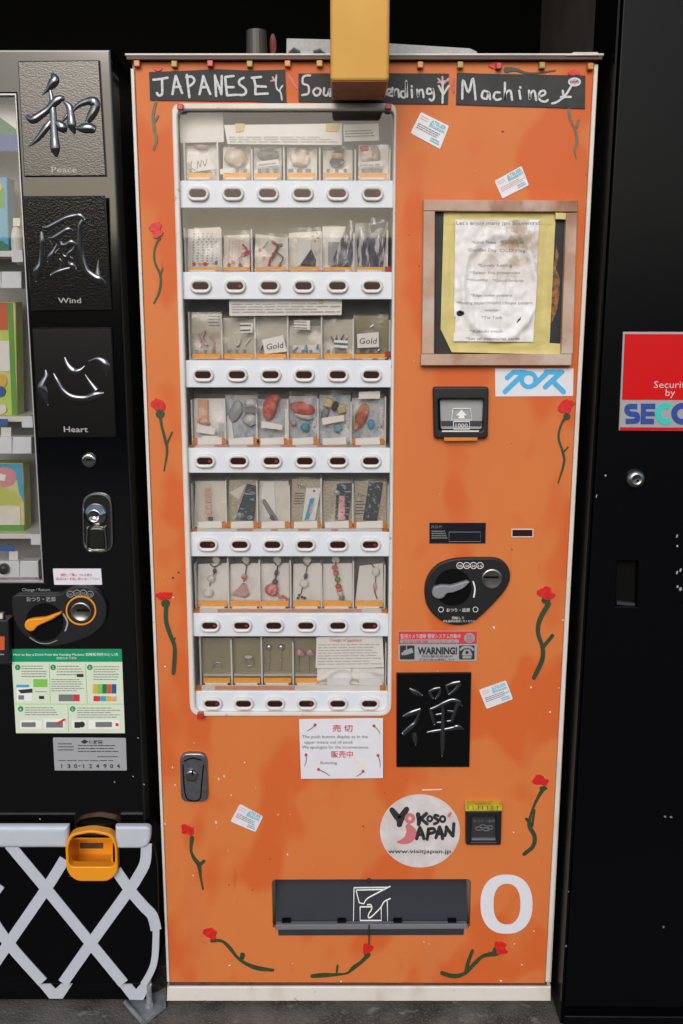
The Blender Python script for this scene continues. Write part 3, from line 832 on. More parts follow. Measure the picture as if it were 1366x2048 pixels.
pr += [text_vf('おつり・返却', 893, 1223, 7.5, -.0103, 46), text_vf('回転して', 904, 1238, 5.5, -.0103, 24), text_vf('お札返却は返却してください', 886, 1244, 4.5, -.0103, 64)]
for k, (x, s) in enumerate(((920, '500'), (933.5, '100'), (947, '50'), (960, '10'))):
    pr += [ribbon([(p[0], p[1]) for p in ell(x, 1131, 6.6, 6.2, 14)] + [(x + 6.6, 1131)], -.0104, .0004, .6, n=1, cap=False), text_vf(s, x, 1134, 5, -.0103, 8, 'C')]
for x in (882, 951):
    pr += [ribbon([(p[0], p[1]) for p in ell(x, 1219, 5, 5, 14)] + [(x + 5, 1219)], -.0104, .0004, .5, n=1, cap=False)]
meshes('coin_plate_print', pr, 'paper', o)
# ---- lock handle
hp = rnd([(359, 1507), (413, 1507), (416, 1605), (361, 1605)], [18, 18, 16, 16])
o = mesh('lock_handle', plate(hp, -.010, .002, bev=.004), 'lock_grey', S, label='grey oblong lock handle with keyhole')
mesh('handle_rim', join(*[ribbon([(p[0], p[1]) for p in q], -.0103, .0008, 1.2, n=4) for q in ([(366, 1530), (368, 1570), (373, 1595), (386, 1602), (400, 1597), (403, 1570), (407, 1530)], [(368, 1522), (385, 1516), (402, 1520)])]), 'slot_dark', o)
mesh('lock_barrel', lathe(385, 1545, [(6, -.0165), (9, -.017), (12, -.0155), (13, -.009)]), 'steel', o, True)
mesh('keyhole', plate(rc(383.5, 1540, 386.5, 1550), -.0178, -.016), 'slot_dark', o)
# ---- small shop-card stickers
def shop_card(q, rot, torn=False, label=None):
    o = mesh('sticker', plate(rnd(q, 3), -.0012, 0), 'sticker_white', S, label=label)
    TL, TR, BR, BL = [Vector(p) for p in q]
    def P(u, v): 
        p = (TL * (1 - u) + TR * u) * (1 - v) + (BL * (1 - u) + BR * u) * v; return (p.x, p.y)
    def sub(a, b, c, d): return [P(a, b), P(c, b), P(c, d), P(a, d)]
    L = (TR - TL).length
    mesh('sticker_print', join(text_vf('ATELIER', *P(.42, .22), 7, -.0012, L * .52, rot=rot, bold=.02), text_vf('Blossom', *P(.42, .38), 7, -.0012, L * .52, rot=rot, bold=.02), word_lines(sub(.62, .72, .95, .92), 2, -.0012, seed=3)), 'ink_teal', o)
    mesh('sticker_text', word_lines(sub(.08, .44, .95, .70), 3, -.0012, fill=.4, seed=int(TL.x)), 'ink_pink' if int(TL.x) % 2 else 'ink_grey', o)
    mesh('sticker_edge', word_lines(sub(.06, .08, .34, .3), 2, -.0012, fill=.25, seed=9), 'ink_pink', o)
    return o
shop_card([(842, 224), (898, 252), (880, 298), (821, 266)], -.45, label='tilted white shop card sticker under the word Vending')
shop_card([(989, 362), (1043, 332), (1058, 370), (1005, 397)], .48, label='peeling white shop card sticker above the wooden frame')
shop_card([(958, 1380), (1012, 1361), (1026, 1398), (973, 1418)], .34, label='white shop card sticker beside the black kanji tile')
shop_card([(480, 1608), (526, 1633), (511, 1664), (461, 1643)], -.46, label='white shop card sticker near the lock handle')
# ---- blue logo sticker
o = mesh('logo_sticker', plate([(990, 737), (1147, 737), (1146, 792), (991, 793)], -.0012, 0), 'sticker_white', S, label='white sticker with blue katakana logo')
lgn = [0]
def lg(*p):
    lgn[0] += 1
    return ribbon(cr(p, 800, 380, 3.595), -.0012 - .0001 * lgn[0], .0006, 18 / 3.595, smooth=False)
rg = ribbon([(p[0], p[1]) for p in ell(*cr([(925, 1365)], 800, 380, 3.595)[0], 14, 14, 20)] + [(cr([(925, 1365)], 800, 380, 3.595)[0][0] + 14, cr([(925, 1365)], 800, 380, 3.595)[0][1])], -.0013, .0006, 4.6, n=1, cap=False)
mesh('logo_mark', join(lg((770, 1350), (815, 1310), (900, 1312)), lg((890, 1318), (755, 1450)), rg, lg((965, 1400), (1060, 1312)), lg((1050, 1308), (1165, 1308)), lg((1150, 1318), (1045, 1415)), lg((1095, 1370), (1175, 1450))), 'sky_blue', o)
# ---- warning sticker
o = mesh('warning_sticker', plate(rnd([(796, 1262), (955, 1262), (953, 1322), (797, 1322)], 3), -.0012, 0), 'sticker_silver', S, label='red and silver camera warning sticker')
mesh('red_band', plate([(797, 1263), (954, 1263), (953.5, 1288), (797, 1288)], -.0017, -.001), 'ink_red', o)
mesh('band_pill', plate(rnd([(800, 1279), (918, 1279), (918, 1286), (800, 1286)], 3), -.0021, -.0016), 'phone_grey', o)
em = [plate(ell(939, 1276, 11, 10, 20), -.0021, -.0016)]
mesh('emblem', em[0], 'phone_grey', o)
mesh('band_text', text_vf('監視カメラ連動 警報システム作動中', 801, 1276, 9, -.0017, 120, bold=.01), 'pink_print', o)
mesh('emblem_mark', join(text_vf('防犯', 939, 1275, 6, -.0022, 12, 'C'), text_vf('監視', 939, 1283, 6, -.0022, 12, 'C'), text_vf('防犯警備 システム', 806, 1285, 5, -.0022, 105)), 'ink_red', o)
mesh('warning_text', join(text_vf('WARNING!', 835, 1308, 14.5, -.0013, 79, bold=.045), text_vf('特別警戒実施中', 843, 1314.5, 4.6, -.0013, 62), text_vf('不法行為は通報します', 838, 1321, 4.6, -.0013, 72)), 'ink_black', o)
meshes('icon_square', (plate(rnd(rc(800, 1291, 829, 1319), 2), -.0017, -.001), plate(rnd(rc(918, 1291, 949, 1319), 2), -.0017, -.001)), 'ink_black', o)
cam_i = [plate(rnd([(806, 1302), (824, 1296), (827, 1305), (809, 1311)], 1), -.0022, -.0016), plate(rc(812, 1291.5, 814, 1300), -.0022, -.0016), plate([(802, 1306), (807, 1304), (809, 1309), (804, 1311)], -.0022, -.0016)]
tel = [ribbon([(921, 1299), (926, 1295), (934, 1294), (942, 1295), (946, 1299)], -.0017, .0006, 2.4), plate(rnd([(928, 1299), (940, 1299), (945, 1311), (923, 1311)], 2), -.0022, -.0016, holes=[ell(934, 1305, 3.4, 3.4, 12)]), plate(rnd(rc(925, 1312, 943, 1317), 2), -.0022, -.0016)]
mesh('camera_icon', join(*cam_i), 'phone_grey', o); mesh('telephone_icon', join(*tel), 'phone_grey', o)
# ---- round travel sticker
o = mesh('round_sticker', plate(ell(840, 1662, 80, 73, 56), -.0012, 0), 'sticker_dirty', S, label='round white travel sticker with brush lettering')
ykn = [0]
def yk(pts):
    ykn[0] += 1
    return ribbon(cr([(a, b, c * 1.3) for a, b, c in pts], 740, 1330, 3.415), -.0012 - .00006 * ykn[0], .0006)
Y1 = [yk([(150, 990, 14), (185, 1035, 18), (210, 1050, 18)]), yk([(250, 985, 14), (215, 1040, 18), (200, 1090, 14), ]), yk([(195, 1045, 16), (205, 1090, 12)])]
kk = [yk([(328, 1020, 12), (335, 1060, 12), (332, 1088, 10)]), yk([(385, 1015, 9), (345, 1052, 10)]), yk([(348, 1050, 8), (390, 1085, 9)])]
oo = [yk([(p[0], p[1], 6) for p in ell(408, 1050, 16, 17, 10)] + [(424, 1050, 6)])]
ss = [yk([(466, 1030, 7), (445, 1025, 7), (440, 1042, 7), (460, 1055, 8), (465, 1072, 7), (440, 1085, 8)])]
o2 = [yk([(p[0], p[1], 6) for p in ell(496, 1052, 17, 19, 10)] + [(513, 1052, 6)])]
A1 = [yk([(340, 1110, 8), (328, 1150, 10), (318, 1185, 9)]), yk([(342, 1110, 8), (358, 1150, 9), (368, 1185, 9)]), yk([(328, 1160, 7), (360, 1158, 7)])]
P1 = [yk([(400, 1120, 9), (396, 1150, 9), (390, 1190, 8)]), yk([(400, 1120, 8), (435, 1118, 8), (440, 1140, 8), (402, 1152, 8)])]
A2 = [yk([(475, 1105, 8), (462, 1145, 9), (450, 1180, 8)]), yk([(475, 1105, 8), (490, 1145, 9), (495, 1185, 9)]), yk([(462, 1155, 7), (490, 1152, 7)])]
N1 = [yk([(522, 1105, 8), (518, 1140, 8), (512, 1165, 8)]), yk([(522, 1108, 8), (545, 1140, 9), (565, 1165, 10)]), yk([(572, 1085, 9), (570, 1130, 8), (566, 1168, 8)])]
mesh('brush_lettering', join(*Y1, *kk, *oo, *ss, *o2, *A1, *P1, *A2, *N1, text_vf('www.visitjapan.jp', 776, 1706, 9, -.0012, 126, bold=.015)), 'ink_black', o)
jj = [yk([(262, 1105, 16), (282, 1140, 26), (265, 1185, 24), (225, 1205, 14), (190, 1208, 5)]), yk([(p[0], p[1], 8.5) for p in ell(272, 1048, 25, 25, 12)] + [(297, 1048, 8.5)]), yk([(550, 1012, 6), (538, 1030, 8)])]
meshes('rose_lettering', jj, 'logo_rose', o)
# ---- change cup
o = mesh('change_cup', plate(rnd([(932, 1622), (1004, 1622), (1002, 1691), (932, 1691)], 4), -.014, .012, holes=[rc(943, 1634, 992, 1684)], bev=.003), 'black_plastic', S, label='black coin return cup with yellow label on top')
mesh('cup_flap', plate(rc(942, 1633, 993, 1685), -.004, .010), 'charcoal', o)
mesh('cup_lip', plate(rc(943, 1677, 992, 1684), -.0075, -.004), 'pickup_lip', o)
pr = [text_vf('おつり・返却', 968, 1644, 6, -.0041, 42, 'C')]
for x, y in ((958, 1657), (972, 1658), (966, 1653), (979, 1655)):
    pr.append(ribbon([(p[0], p[1]) for p in ell(x, y, 7, 3.6, 12)] + [(x + 7, y)], -.0042, .0004, .7, n=1, cap=False))
meshes('cup_print', pr, 'ink_grey', o)
mesh('cup_label', plate([(930, 1610), (1004, 1609), (1004, 1621), (931, 1622)], -.0152, .0), 'yellow_label', S)
mesh('cup_label_print', join(*[ribbon([(x, 1611), (x, 1619)], -.0153, .0004, .6, smooth=False, cap=False) for x in (936, 946, 957, 965, 975, 984, 995)]), 'ink_black', S)
# ---- pick-up flap
mesh('pickup_well', box(Q(548, 1800, .0).x, Q(938, 1800).x, .068, .074, Q(683, 1858).z, Q(683, 1759).z), 'slot_dark', S)
fl = [(548, 1763), (938, 1762), (936, 1852), (550, 1854)]
o = mesh('pickup_flap', loft([(XZ(fl, 0), .030), (XZ(fl, 0), .031)]), 'pickup_grey', S, label='dark grey pickup flap with hand symbol')
# slanted flap: lean the top back
me = o.data
zt, zb_ = Q(683, 1763).z, Q(683, 1853).z
for v in me.vertices:
    f = (v.co.z - zb_) / (zt - zb_); v.co.y = (.006 if v.index < 4 else .009) + .045 * max(0, f) - .3
mesh('flap_lip', plate([(552, 1850), (934, 1849), (938, 1858), (550, 1860)], -.006, .006, bev=.001), 'pickup_lip', o)
mesh('flap_notch', join(*[plate(rc(x, 1841, x + 17, 1846), -.0005, .008) for x in (564, 675, 787, 896)]), 'slot_dark', o)
mesh('catch_tray', plate([(556, 1858), (928, 1857), (927, 1870), (557, 1871)], -.004, .006), 'charcoal', o)
def hs(p, w_=.9): return ribbon(cr(p, 530, 1740, 3.177), .002, .0008, w_, smooth=False, cap=False)
def hc(p, w_=.9): return ribbon(cr(p, 530, 1740, 3.177), .002, .0008, w_, n=4, cap=False)
sy = [hs([(565, 170), (785, 168), ]), hs([(567, 168), (562, 345), (780, 345), (780, 235)]), hs([(580, 182), (770, 178)]), hs([(580, 182), (600, 245), (630, 250)]),
      hc([(630, 250), (650, 225), (720, 195), (802, 162)]), hs([(605, 265), (605, 332), (740, 332), (740, 265)]), hs([(605, 265), (680, 265)]),
      hc([(650, 255), (675, 255), (680, 275), (660, 300), (658, 318), (680, 312), (735, 270), (760, 240), (802, 223)])]
hsv, hsf = join(*sy)
hsv = [(x, y + .004 + .045 * max(0, (z - zb_) / (zt - zb_)) - .0012, z) for x, y, z in hsv]
mesh('hand_symbol', (hsv, hsf), 'paper_warm', o)
mesh('tie_cord', join(tube([(Q(738, 1757).x, -.004, Q(738, 1757).z), (Q(738, 1763).x, .0, Q(738, 1763).z)], .004), tube([tuple(Q(738, y, -.009)) for y in (1850, 1862, 1875, 1889)], .0014)), 'ink_black', S)
# ---- large white figure zero
def sup(cx, cy, rx, ry, e, n=48):
    o_ = []
    for k in range(n):
        a = 2 * math.pi * k / n; c, s_ = math.cos(a), math.sin(a)
        o_.append((cx + rx * math.copysign(abs(c) ** e, c), cy + ry * math.copysign(abs(s_) ** e, s_)))
    return o_
zo = sup(1013, 1808.5, 52, 59, .86)
zi = sup(1014, 1808.5, 27, 41, .86)
mesh('figure_zero', plate(zo, -.0010, 0, holes=[zi]), 'sticker_white', S, label='large white figure zero')
# ---- small rests of tape
mesh('tape_piece', plate([(845, 1579), (884, 1578), (884, 1580), (845, 1581)], -.0007, 0), 'paper_cream', S)

# ================================================================== HEADER SIGNS
def sign(name, q, label, strokes, pinks=()):
    t = thing(name, label, 'sign', tuple(Q((q[0][0] + q[2][0]) / 2, q[2][1], -.001)), 'hand-lettered header strips')
    mesh('board', plate(q, -.0025, -.0002), 'chalk_board', t)
    mesh('lettering', join(*[ribbon(s, -.0027 - .00004 * k, .0005) for k, s in enumerate(strokes)]), 'chalk', t)
    if pinks: mesh('flower_chalk', join(*[ribbon(s, -.0030 - .00004 * k, .0005) for k, s in enumerate(pinks)]), 'chalk_pink', t)
    return t
def s6(pts, w_=2.2): return [(280 + x / 4.269, 110 + y / 4.269, w_) for x, y in pts]
jp = [[(115, 212), (175, 205), (235, 195)], [(188, 205), (190, 270), (188, 335), (160, 345), (145, 325)],
      [(305, 180), (290, 260), (278, 335)], [(308, 180), (335, 260), (360, 325)], [(290, 275), (345, 270)],
      [(400, 170), (410, 260), (422, 360)], [(395, 190), (440, 185), (465, 215), (445, 250), (410, 270)],
      [(540, 180), (525, 260), (508, 335)], [(540, 180), (570, 260), (600, 335)], [(522, 275), (580, 275)],
      [(640, 175), (645, 260), (650, 350)], [(640, 185), (670, 260), (695, 335)], [(695, 335), (697, 260), (698, 180)],
      [(728, 190), (735, 270), (745, 345)], [(728, 188), (800, 180)], [(738, 275), (800, 275)], [(745, 345), (822, 340)],
      [(885, 195), (850, 215), (850, 250), (895, 285), (905, 320), (880, 342), (840, 340)],
      [(955, 195), (1035, 188)], [(970, 195), (985, 260), (985, 330)], [(985, 265), (1075, 272)], [(985, 335), (1090, 330)],
      [(1165, 190), (1160, 240), (1170, 290), (1200, 320), (1212, 382)], [(1192, 310), (1200, 285), (1218, 262)]]
jp = [s6(p, 2.4 if k < 22 else 1.6) for k, p in enumerate(jp)]
sign('sign_strip', [(298, 144), (380, 141), (430, 138), (500, 141), (570, 139), (573, 205), (545, 206), (500, 202), (420, 202), (300, 200)], 'black strip hand-lettered JAPANESE in white with a small flower', jp,
     [s6(p, 1.8) for p in ([(1118, 222), (1150, 215)], [(1132, 190), (1152, 222)], [(1165, 172), (1155, 220)])])
def m2(pts, w_=2.2): return [(450 + x / 2.732, y / 2.732, w_) for x, y in pts]
so = [[(465, 412), (430, 418), (425, 455), (455, 470), (455, 510), (422, 520)], [(500, 480), (482, 500), (495, 522), (515, 515), (522, 490), (500, 480)], [(542, 482), (540, 515), (560, 520), (572, 485), (574, 525)],
      [(600, 480), (615, 520), (632, 480)], [(645, 500), (672, 495), (660, 478), (645, 495), (650, 520), (675, 515)], [(690, 482), (692, 520), (692, 495), (712, 482), (716, 520)], [(730, 484), (732, 520)], [(748, 482), (750, 520), (752, 492), (768, 482)],
      [(800, 420), (822, 520), (850, 420)], [(886, 512), (905, 505), (905, 488), (888, 490), (884, 515), (915, 525)], [(915, 480), (922, 525), (925, 495), (945, 490), (950, 530)], [(985, 500), (965, 500), (962, 525), (985, 528), (990, 440), (995, 528)],
      [(1020, 490), (1022, 532)], [(1020, 470), (1021, 474)], [(1050, 490), (1055, 530), (1060, 500), (1078, 492), (1085, 532)], [(1130, 490), (1108, 485), (1105, 512), (1130, 508), (1135, 485), (1142, 530), (1130, 550), (1118, 542)],
      [(1188, 450), (1190, 500), (1188, 562)], [(1190, 520), (1222, 470)], [(1168, 470), (1186, 505)]]
sign('sign_strip', [(597, 147), (700, 146), (898, 147), (896, 208), (700, 207), (597, 203)], 'black strip hand-lettered Souvenir Vending in white behind the yellow beam', [m2(p, 2.1) for p in so],
     [m2(p, 1.8) for p in ([(1165, 430), (1186, 458)], [(1188, 420), (1188, 458)], [(1220, 430), (1195, 458)], [(1165, 450), (1220, 440)])])
def m3(pts, w_=2.2): return [(880 + x / 2.811, y / 2.811, w_) for x, y in pts]
ma = [[(125, 555), (130, 450), (160, 520), (185, 440), (200, 560)], [(275, 520), (245, 512), (235, 545), (262, 555), (275, 520), (282, 558)], [(335, 520), (312, 520), (302, 545), (318, 562), (342, 555)],
      [(365, 465), (365, 560), (370, 525), (395, 510), (405, 562)], [(445, 510), (452, 555)], [(450, 490), (452, 494)], [(500, 510), (505, 560), (510, 525), (530, 512), (540, 562)], [(555, 545), (590, 530), (585, 510), (560, 520), (560, 560), (590, 572), (606, 562)],
      [(740, 480), (705, 535), (660, 572), (630, 582)], [(690, 510), (695, 550)], [(680, 545), (735, 545)]]
sign('sign_strip', [(914, 145), (960, 147), (1171, 151), (1170, 217), (1080, 214), (1000, 212), (912, 209)], 'black strip hand-lettered Machine in white with a pink flower', [m3(p, 2.2) for p in ma] + [[(p[0], p[1], 2) for p in ell(1149, 164, 11, 7, 12)] + [(1160, 164, 2)]],
     [[(p[0], p[1], 3) for p in ell(1149, 164, 5, 2.5, 8)]])
# ================================================================== YELLOW BEAM and things on the roof
yf, yb2 = -.155, -.012
xa, xb = Q(660.5, 80, yf).x, Q(779, 80, yf).x
zbm = Q(720, 161, yf).z
t = thing('yellow_beam', 'square yellow painted steel beam hanging down in front of the header signs', 'beam', ((xa + xb) / 2, (yf + yb2) / 2, zbm))
bm_o = [(xa, zbm), (xb, zbm), (xb, 2.74), (xa, 2.74)]
def rbox(x0, x1, y0, y1, z0, z1, b):
    """upright box with rounded vertical and bottom edges"""
    def ring(i, z):
        o = []
        r = b * 1.6
        for cx, cy, a0 in ((x1 - i - r, y1 - i - r, 0), (x0 + i + r, y1 - i - r, 90), (x0 + i + r, y0 + i + r, 180), (x1 - i - r, y0 + i + r, 270)):
            for k in range(5):
                a = R(a0 + 22.5 * k); o.append((cx + r * math.cos(a), cy + r * math.sin(a), z))
        return o
    rings = [ring(b, z0), ring(b * .3, z0 + b * .3), ring(0, z0 + b), ring(0, z1)]
    V = [p for q in rings for p in q]; n = len(rings[0]); Fs = [tuple(range(n - 1, -1, -1))]
    for j in range(3):
        for i in range(n): Fs.append((j * n + i, j * n + (i + 1) % n, (j + 1) * n + (i + 1) % n, (j + 1) * n + i))
    Fs.append(tuple(range(3 * n, 4 * n)))
    return V, Fs
mesh('post', rbox(xa, xb, yf, yb2, zbm, 2.62, .004), 'yellow_paint', t)
mesh('underside_shade', box(xa + .0025, xb - .0025, yf + .0025, yb2 - .0025, zbm - .0012, zbm + .0002), 'yellow_under_shade', t)  # added brown plate: the shade under the beam is put into its colour
mesh('arm', box(xa + .004, xb - .004, yf + .01, .5, 2.60, 2.74), 'yellow_paint', t)
foam = [(573, 76), (660, 78), (780, 86), (940, 96), (955, 103), (957, 150), (655, 150), (652, 108), (640, 98), (628, 102), (622, 150), (606, 150), (600, 102), (588, 96), (578, 104), (572, 150)]
o = mesh('packing_block', plate(foam, .13, .33, bev=.003), 'foam_grey'); tag(o, 'speckled grey foam packing block lying on the machine roof behind the beam', 'packing foam')
zr = zl2
def frustum(cx, cy, z0, z1, r0, r1, n=20, t_=.0015):
    V, Fs = [], []
    for r, z in ((r0, z0), (r1, z1), (r1 - t_, z1), (r0 - t_, z0 + .003)):
        for i in range(n): V.append((cx + r * math.cos(2 * math.pi * i / n), cy + r * math.sin(2 * math.pi * i / n), z))
    for j in range(3):
        for i in range(n): Fs.append((j * n + i, j * n + (i + 1) % n, (j + 1) * n + (i + 1) % n, (j + 1) * n + i))
    Fs.append(tuple(range(n - 1, -1, -1))); Fs.append(tuple(range(3 * n, 4 * n)))
    return V, Fs
q = Q(513, 62, .22)
o = mesh('plastic_cup', frustum(q.x, .22, zr, q.z, .022, .019), 'cup_grey', smooth=False); tag(o, 'upturned smoky plastic cup standing on the machine roof', 'cup')
q = Q(546, 62, .24)
o = mesh('red_canister', lathe(546, 90, [(0.01, .236), (6.5, .238), (7, .244), (7, .262), (0.01, .266)], .24, 14, 1, 3.2), 'dull_red'); tag(o, 'small dull red canister beside the plastic cup on the roof', 'canister')
for v in o.data.vertices: pass

# ================================================================== NOTICE BOARD in its wooden frame
c8 = lambda pts: cr(pts, 800, 380, 3.595)
N = thing('notice_board', 'weathered wooden frame holding a torn notice edged with yellow tape', 'notice board', tuple(Q(1000, 730, 0)))
def rail(pts, yf_=-.018): return plate(c8(pts), yf_, -.0003, bev=.0012)
mesh('frame_rail', rail([(170, 70), (1282, 76), (1280, 158), (170, 150)]), 'weathered_wood', N)
mesh('frame_rail', rail([(152, 1182), (1236, 1182), (1234, 1262), (150, 1262)]), 'weathered_wood', N)
mesh('frame_rail', rail([(170, 152), (252, 152), (245, 1180), (158, 1180)], -.0172), 'weathered_wood', N)
mesh('frame_rail', rail([(1196, 164), (1276, 162), (1244, 1180), (1160, 1180)], -.0172), 'weathered_wood', N)
mesh('frame_splint', plate(c8([(1120, 160), (1244, 166), (1240, 215), (1118, 210)]), -.0150, -.006, bev=.001), 'yellow_tape', N)
mesh('backing', plate(c8([(240, 140), (1205, 145), (1170, 1190), (235, 1190)]), -.0040, -.0005), 'tar_black', N)
ck = c8([(1125, 395), (1140, 470), (1120, 560), (1150, 640), (1145, 760), (1130, 860), (1090, 960), (1085, 800), (1098, 600)])
mesh('cork_scrap', plate(ck, -.0052, -.003), 'cork', N)
def wr(X, Z):
    c = Q(800 + 715 / 3.595, 380 + 690 / 3.595, -.008); u = (X - c.x) / .066; v = (Z - c.z) / .092
    d = math.hypot(u, v); a = math.atan2(v, u)
    e = d + .10 * noise.noise(Vector((math.cos(a) * 1.5, math.sin(a) * 1.5, 2)))
    h = .0060 * math.exp(-((e - 1.0) / .10) ** 2) + (.0022 if e < 1 else 0) * (1 - e if e < 1 else 0)
    return h + .0024 * noise.noise(Vector((X * 40, Z * 40, 0))) + .0018 * noise.noise(Vector((X * 110, Z * 70, 4)))
hole_a = ell(*c8([(432, 888)])[0], 8, 6, 9); hole_b = c8([(840, 945), (872, 905), (868, 925), (838, 962)]); hole_c = c8([(386, 915), (400, 905), (398, 1025), (388, 1025)])
def inside(p, x, y):
    r_ = False
    for i in range(len(p)):
        (x1, y1), (x2, y2) = p[i - 1][:2], p[i][:2]
        if (y1 > y) != (y2 > y) and x < (x2 - x1) * (y - y1) / (y2 - y1) + x1: r_ = not r_
    return r_
pq = c8([(398, 212), (1002, 214), (958, 1092), (385, 1088)])
pp = mesh('notice_paper', sheet(pq, -.0105, 110, 150, 0, fn=wr, cut=lambda x, y: inside(hole_a, x, y) or inside(hole_b, x, y) or inside(hole_c, x, y)), 'stained_paper', N, True)
def tp(pts, sd): return sheet(c8(pts), -.0072, 26, 40, .0018, sd)
for k, q in enumerate(([(315, 156), (425, 156), (415, 1120), (288, 860)], [(1000, 158), (1120, 160), (1072, 1178), (950, 1170)], [(330, 156), (1110, 158), (1100, 250), (320, 250)], [(300, 1070), (1075, 1075), (1150, 1105), (1150, 1180)])):
    if k == 0: q = [(315, 156), (425, 156), (405, 1100), (292, 1000)]
    if k == 3: q = [(292, 1000), (1072, 1080), (1070, 1182), (372, 1166)]
    mesh('tape_strip', sheet(c8(q), -.0060 - .0004 * k, 24, 24, .0016, 3 + k), 'yellow_tape', N, True)
mesh('tape_strip', sheet(c8([(1040, 1098), (1158, 1105), (1152, 1180), (1040, 1182)]), -.0060, 8, 6, .0012, 9), 'yellow_tape', N, True)
lines = [("Let's enjoy many Jpn Souvenirs!", 405, 1000, 250, 26), ('*Lucky Cat', 720, 885, 386, 22), ('*Kabuki Towels', 515, 690, 386, 20), ('Guardian Dog', 490, 690, 442, 22), ('OLD Flag', 718, 900, 446, 22),
         ('*Lovely healing', 560, 805, 552, 22), ('*Safety: fire prevention', 505, 860, 604, 20), ('*Wealthy', 480, 630, 656, 20), ('*Good fortune', 665, 885, 660, 20),
         ('*Edge color pottery', 505, 805, 766, 20), ('*Folding paper(Washi) Unique pattern', 405, 950, 822, 22), ('coaster', 608, 715, 872, 18), ('*Tie Tack', 585, 735, 926, 20), ('*Kabuki mask', 500, 740, 1024, 20), ('*Set of memorial cards', 470, 860, 1078, 20)]
tv = []
for s, x0, x1, y, h in lines:
    (px, py), (px1, _) = c8([(x0, y), (x1, y)])
    tv.append(text_vf(s, px, py, h / 3.595, -.0105, px1 - px, disp=wr, off=.0005))
meshes('notice_lettering', tv, 'ink_grey', pp)

# ================================================================== RELIEF KANJI TILES
def tile(label, q, Y, strokes, word, wq, tm, sm, tilt=0.0, depth=.6, fat=1.22):
    t = thing('kanji_tile', label, 'plaque', tuple(Q((q[2][0] + q[3][0]) / 2, q[2][1], Y)), 'embossed kanji plaques')
    b = mesh('tile_slab', plate(q, Y - .006, Y, bev=.0016), tm, t)
    mesh('kanji', join(*[relief([(a, b, c * fat) for a, b, c in s], Y - .006, depth) for s in strokes]), sm, t, True)
    if word: mesh('tile_word', text_vf(word, wq[0], wq[1], wq[2], Y - .006, wq[3], 'C', bold=.012), 'relief_text', t)
    if tilt:      # the plaque leans a little, its top edge standing off the panel
        for ch in t.children:
            for v in ch.data.vertices: v.co.y -= tilt * max(0, v.co.z)
    return t
k1 = [[(590, 258, 8), (620, 330, 42), (595, 390, 42), (540, 455, 20), (470, 522, 4)], [(283, 742, 6), (370, 790, 38), (460, 742, 36), (550, 672, 32), (640, 580, 40), (700, 555, 30), (735, 575, 10)],
      [(568, 450, 14), (588, 560, 22), (603, 700, 30), (610, 850, 32), (620, 1000, 36), (630, 1130, 42), (648, 1225, 6)], [(582, 800, 15), (530, 880, 32), (440, 1000, 25), (370, 1065, 14), (308, 1106, 3)],
      [(582, 815, 8), (660, 840, 34), (715, 890, 44), (745, 945, 12)], [(728, 585, 10), (790, 650, 30), (808, 760, 34), (820, 860, 38), (858, 965, 6)], [(700, 825, 6), (745, 770, 16), (790, 700, 14)],
      [(830, 690, 15), (900, 625, 25), (1000, 585, 34), (1065, 590, 46), (1085, 650, 42), (1045, 740, 40), (990, 830, 22)], [(862, 888, 12), (940, 890, 40), (1020, 890, 45), (1085, 910, 30)]]
tile('grey-lit black plaque with silver kanji over the word Peace', [(35, 122), (198, 120), (212, 352), (48, 353)], -.001, [cr(s, 0, 100, 5.692) for s in k1], 'Peace', (129, 345, 11.5, 51), 'relief_tile_lit', 'relief_stroke', fat=1.34)
k2 = [[(315, 565, 12), (325, 700, 28), (320, 850, 28), (297, 1000, 30), (240, 1120, 40), (228, 1255, 6)], [(330, 515, 12), (400, 520, 27), (520, 460, 26), (650, 395, 26), (780, 362, 26), (850, 365, 32), (905, 425, 26)],
      [(895, 405, 22), (852, 470, 28), (840, 620, 28), (840, 800, 32), (862, 960, 35), (920, 1100, 36), (1020, 1190, 42), (1100, 1230, 46), (1175, 1272, 8)], [(1085, 948, 4), (1075, 1060, 16), (1070, 1160, 30), (1090, 1205, 30)],
      [(408, 660, 8), (480, 660, 28), (580, 600, 28), (680, 545, 28), (750, 562, 8)], [(425, 690, 6), (462, 748, 5)], [(527, 738, 6), (480, 830, 20), (430, 910, 30), (392, 985, 12)], [(565, 795, 10), (500, 862, 14)],
      [(590, 698, 15), (592, 755, 22), (660, 750, 28), (720, 722, 36), (775, 760, 24), (740, 820, 20), (690, 860, 22), (650, 915, 18), (602, 890, 16), (592, 820, 16)], [(690, 915, 14), (742, 942, 8)],
      [(545, 948, 18), (578, 985, 16), (570, 1090, 15)], [(430, 1170, 20), (520, 1125, 26), (620, 1090, 22), (705, 1068, 16)], [(668, 988, 10), (720, 1030, 36), (775, 1085, 22)]]
tile('leathery black plaque with raised kanji over the word Wind', [(50, 394), (213, 393), (223, 621), (62, 622)], -.001, [cr(s, 40, 380, 6.83) for s in k2], 'Wind', (140, 606, 10.5, 46), 'relief_tile', 'relief_stroke', tilt=.075, fat=1.35)
k3 = [[(326, 930, 4), (332, 980, 13), (305, 1050, 24), (320, 1110, 22), (345, 1190, 3)], [(383, 955, 3), (410, 1010, 12), (450, 1080, 15), (520, 1130, 17), (620, 1138, 18), (690, 1115, 22), (750, 1102, 7)], [(608, 963, 3), (645, 1020, 10), (692, 1085, 20)],
      [(463, 838, 5), (488, 900, 15), (530, 945, 24), (575, 938, 13), (612, 903, 3)], [(638, 872, 3), (700, 857, 14), (752, 888, 24), (768, 940, 18), (765, 970, 4)]]
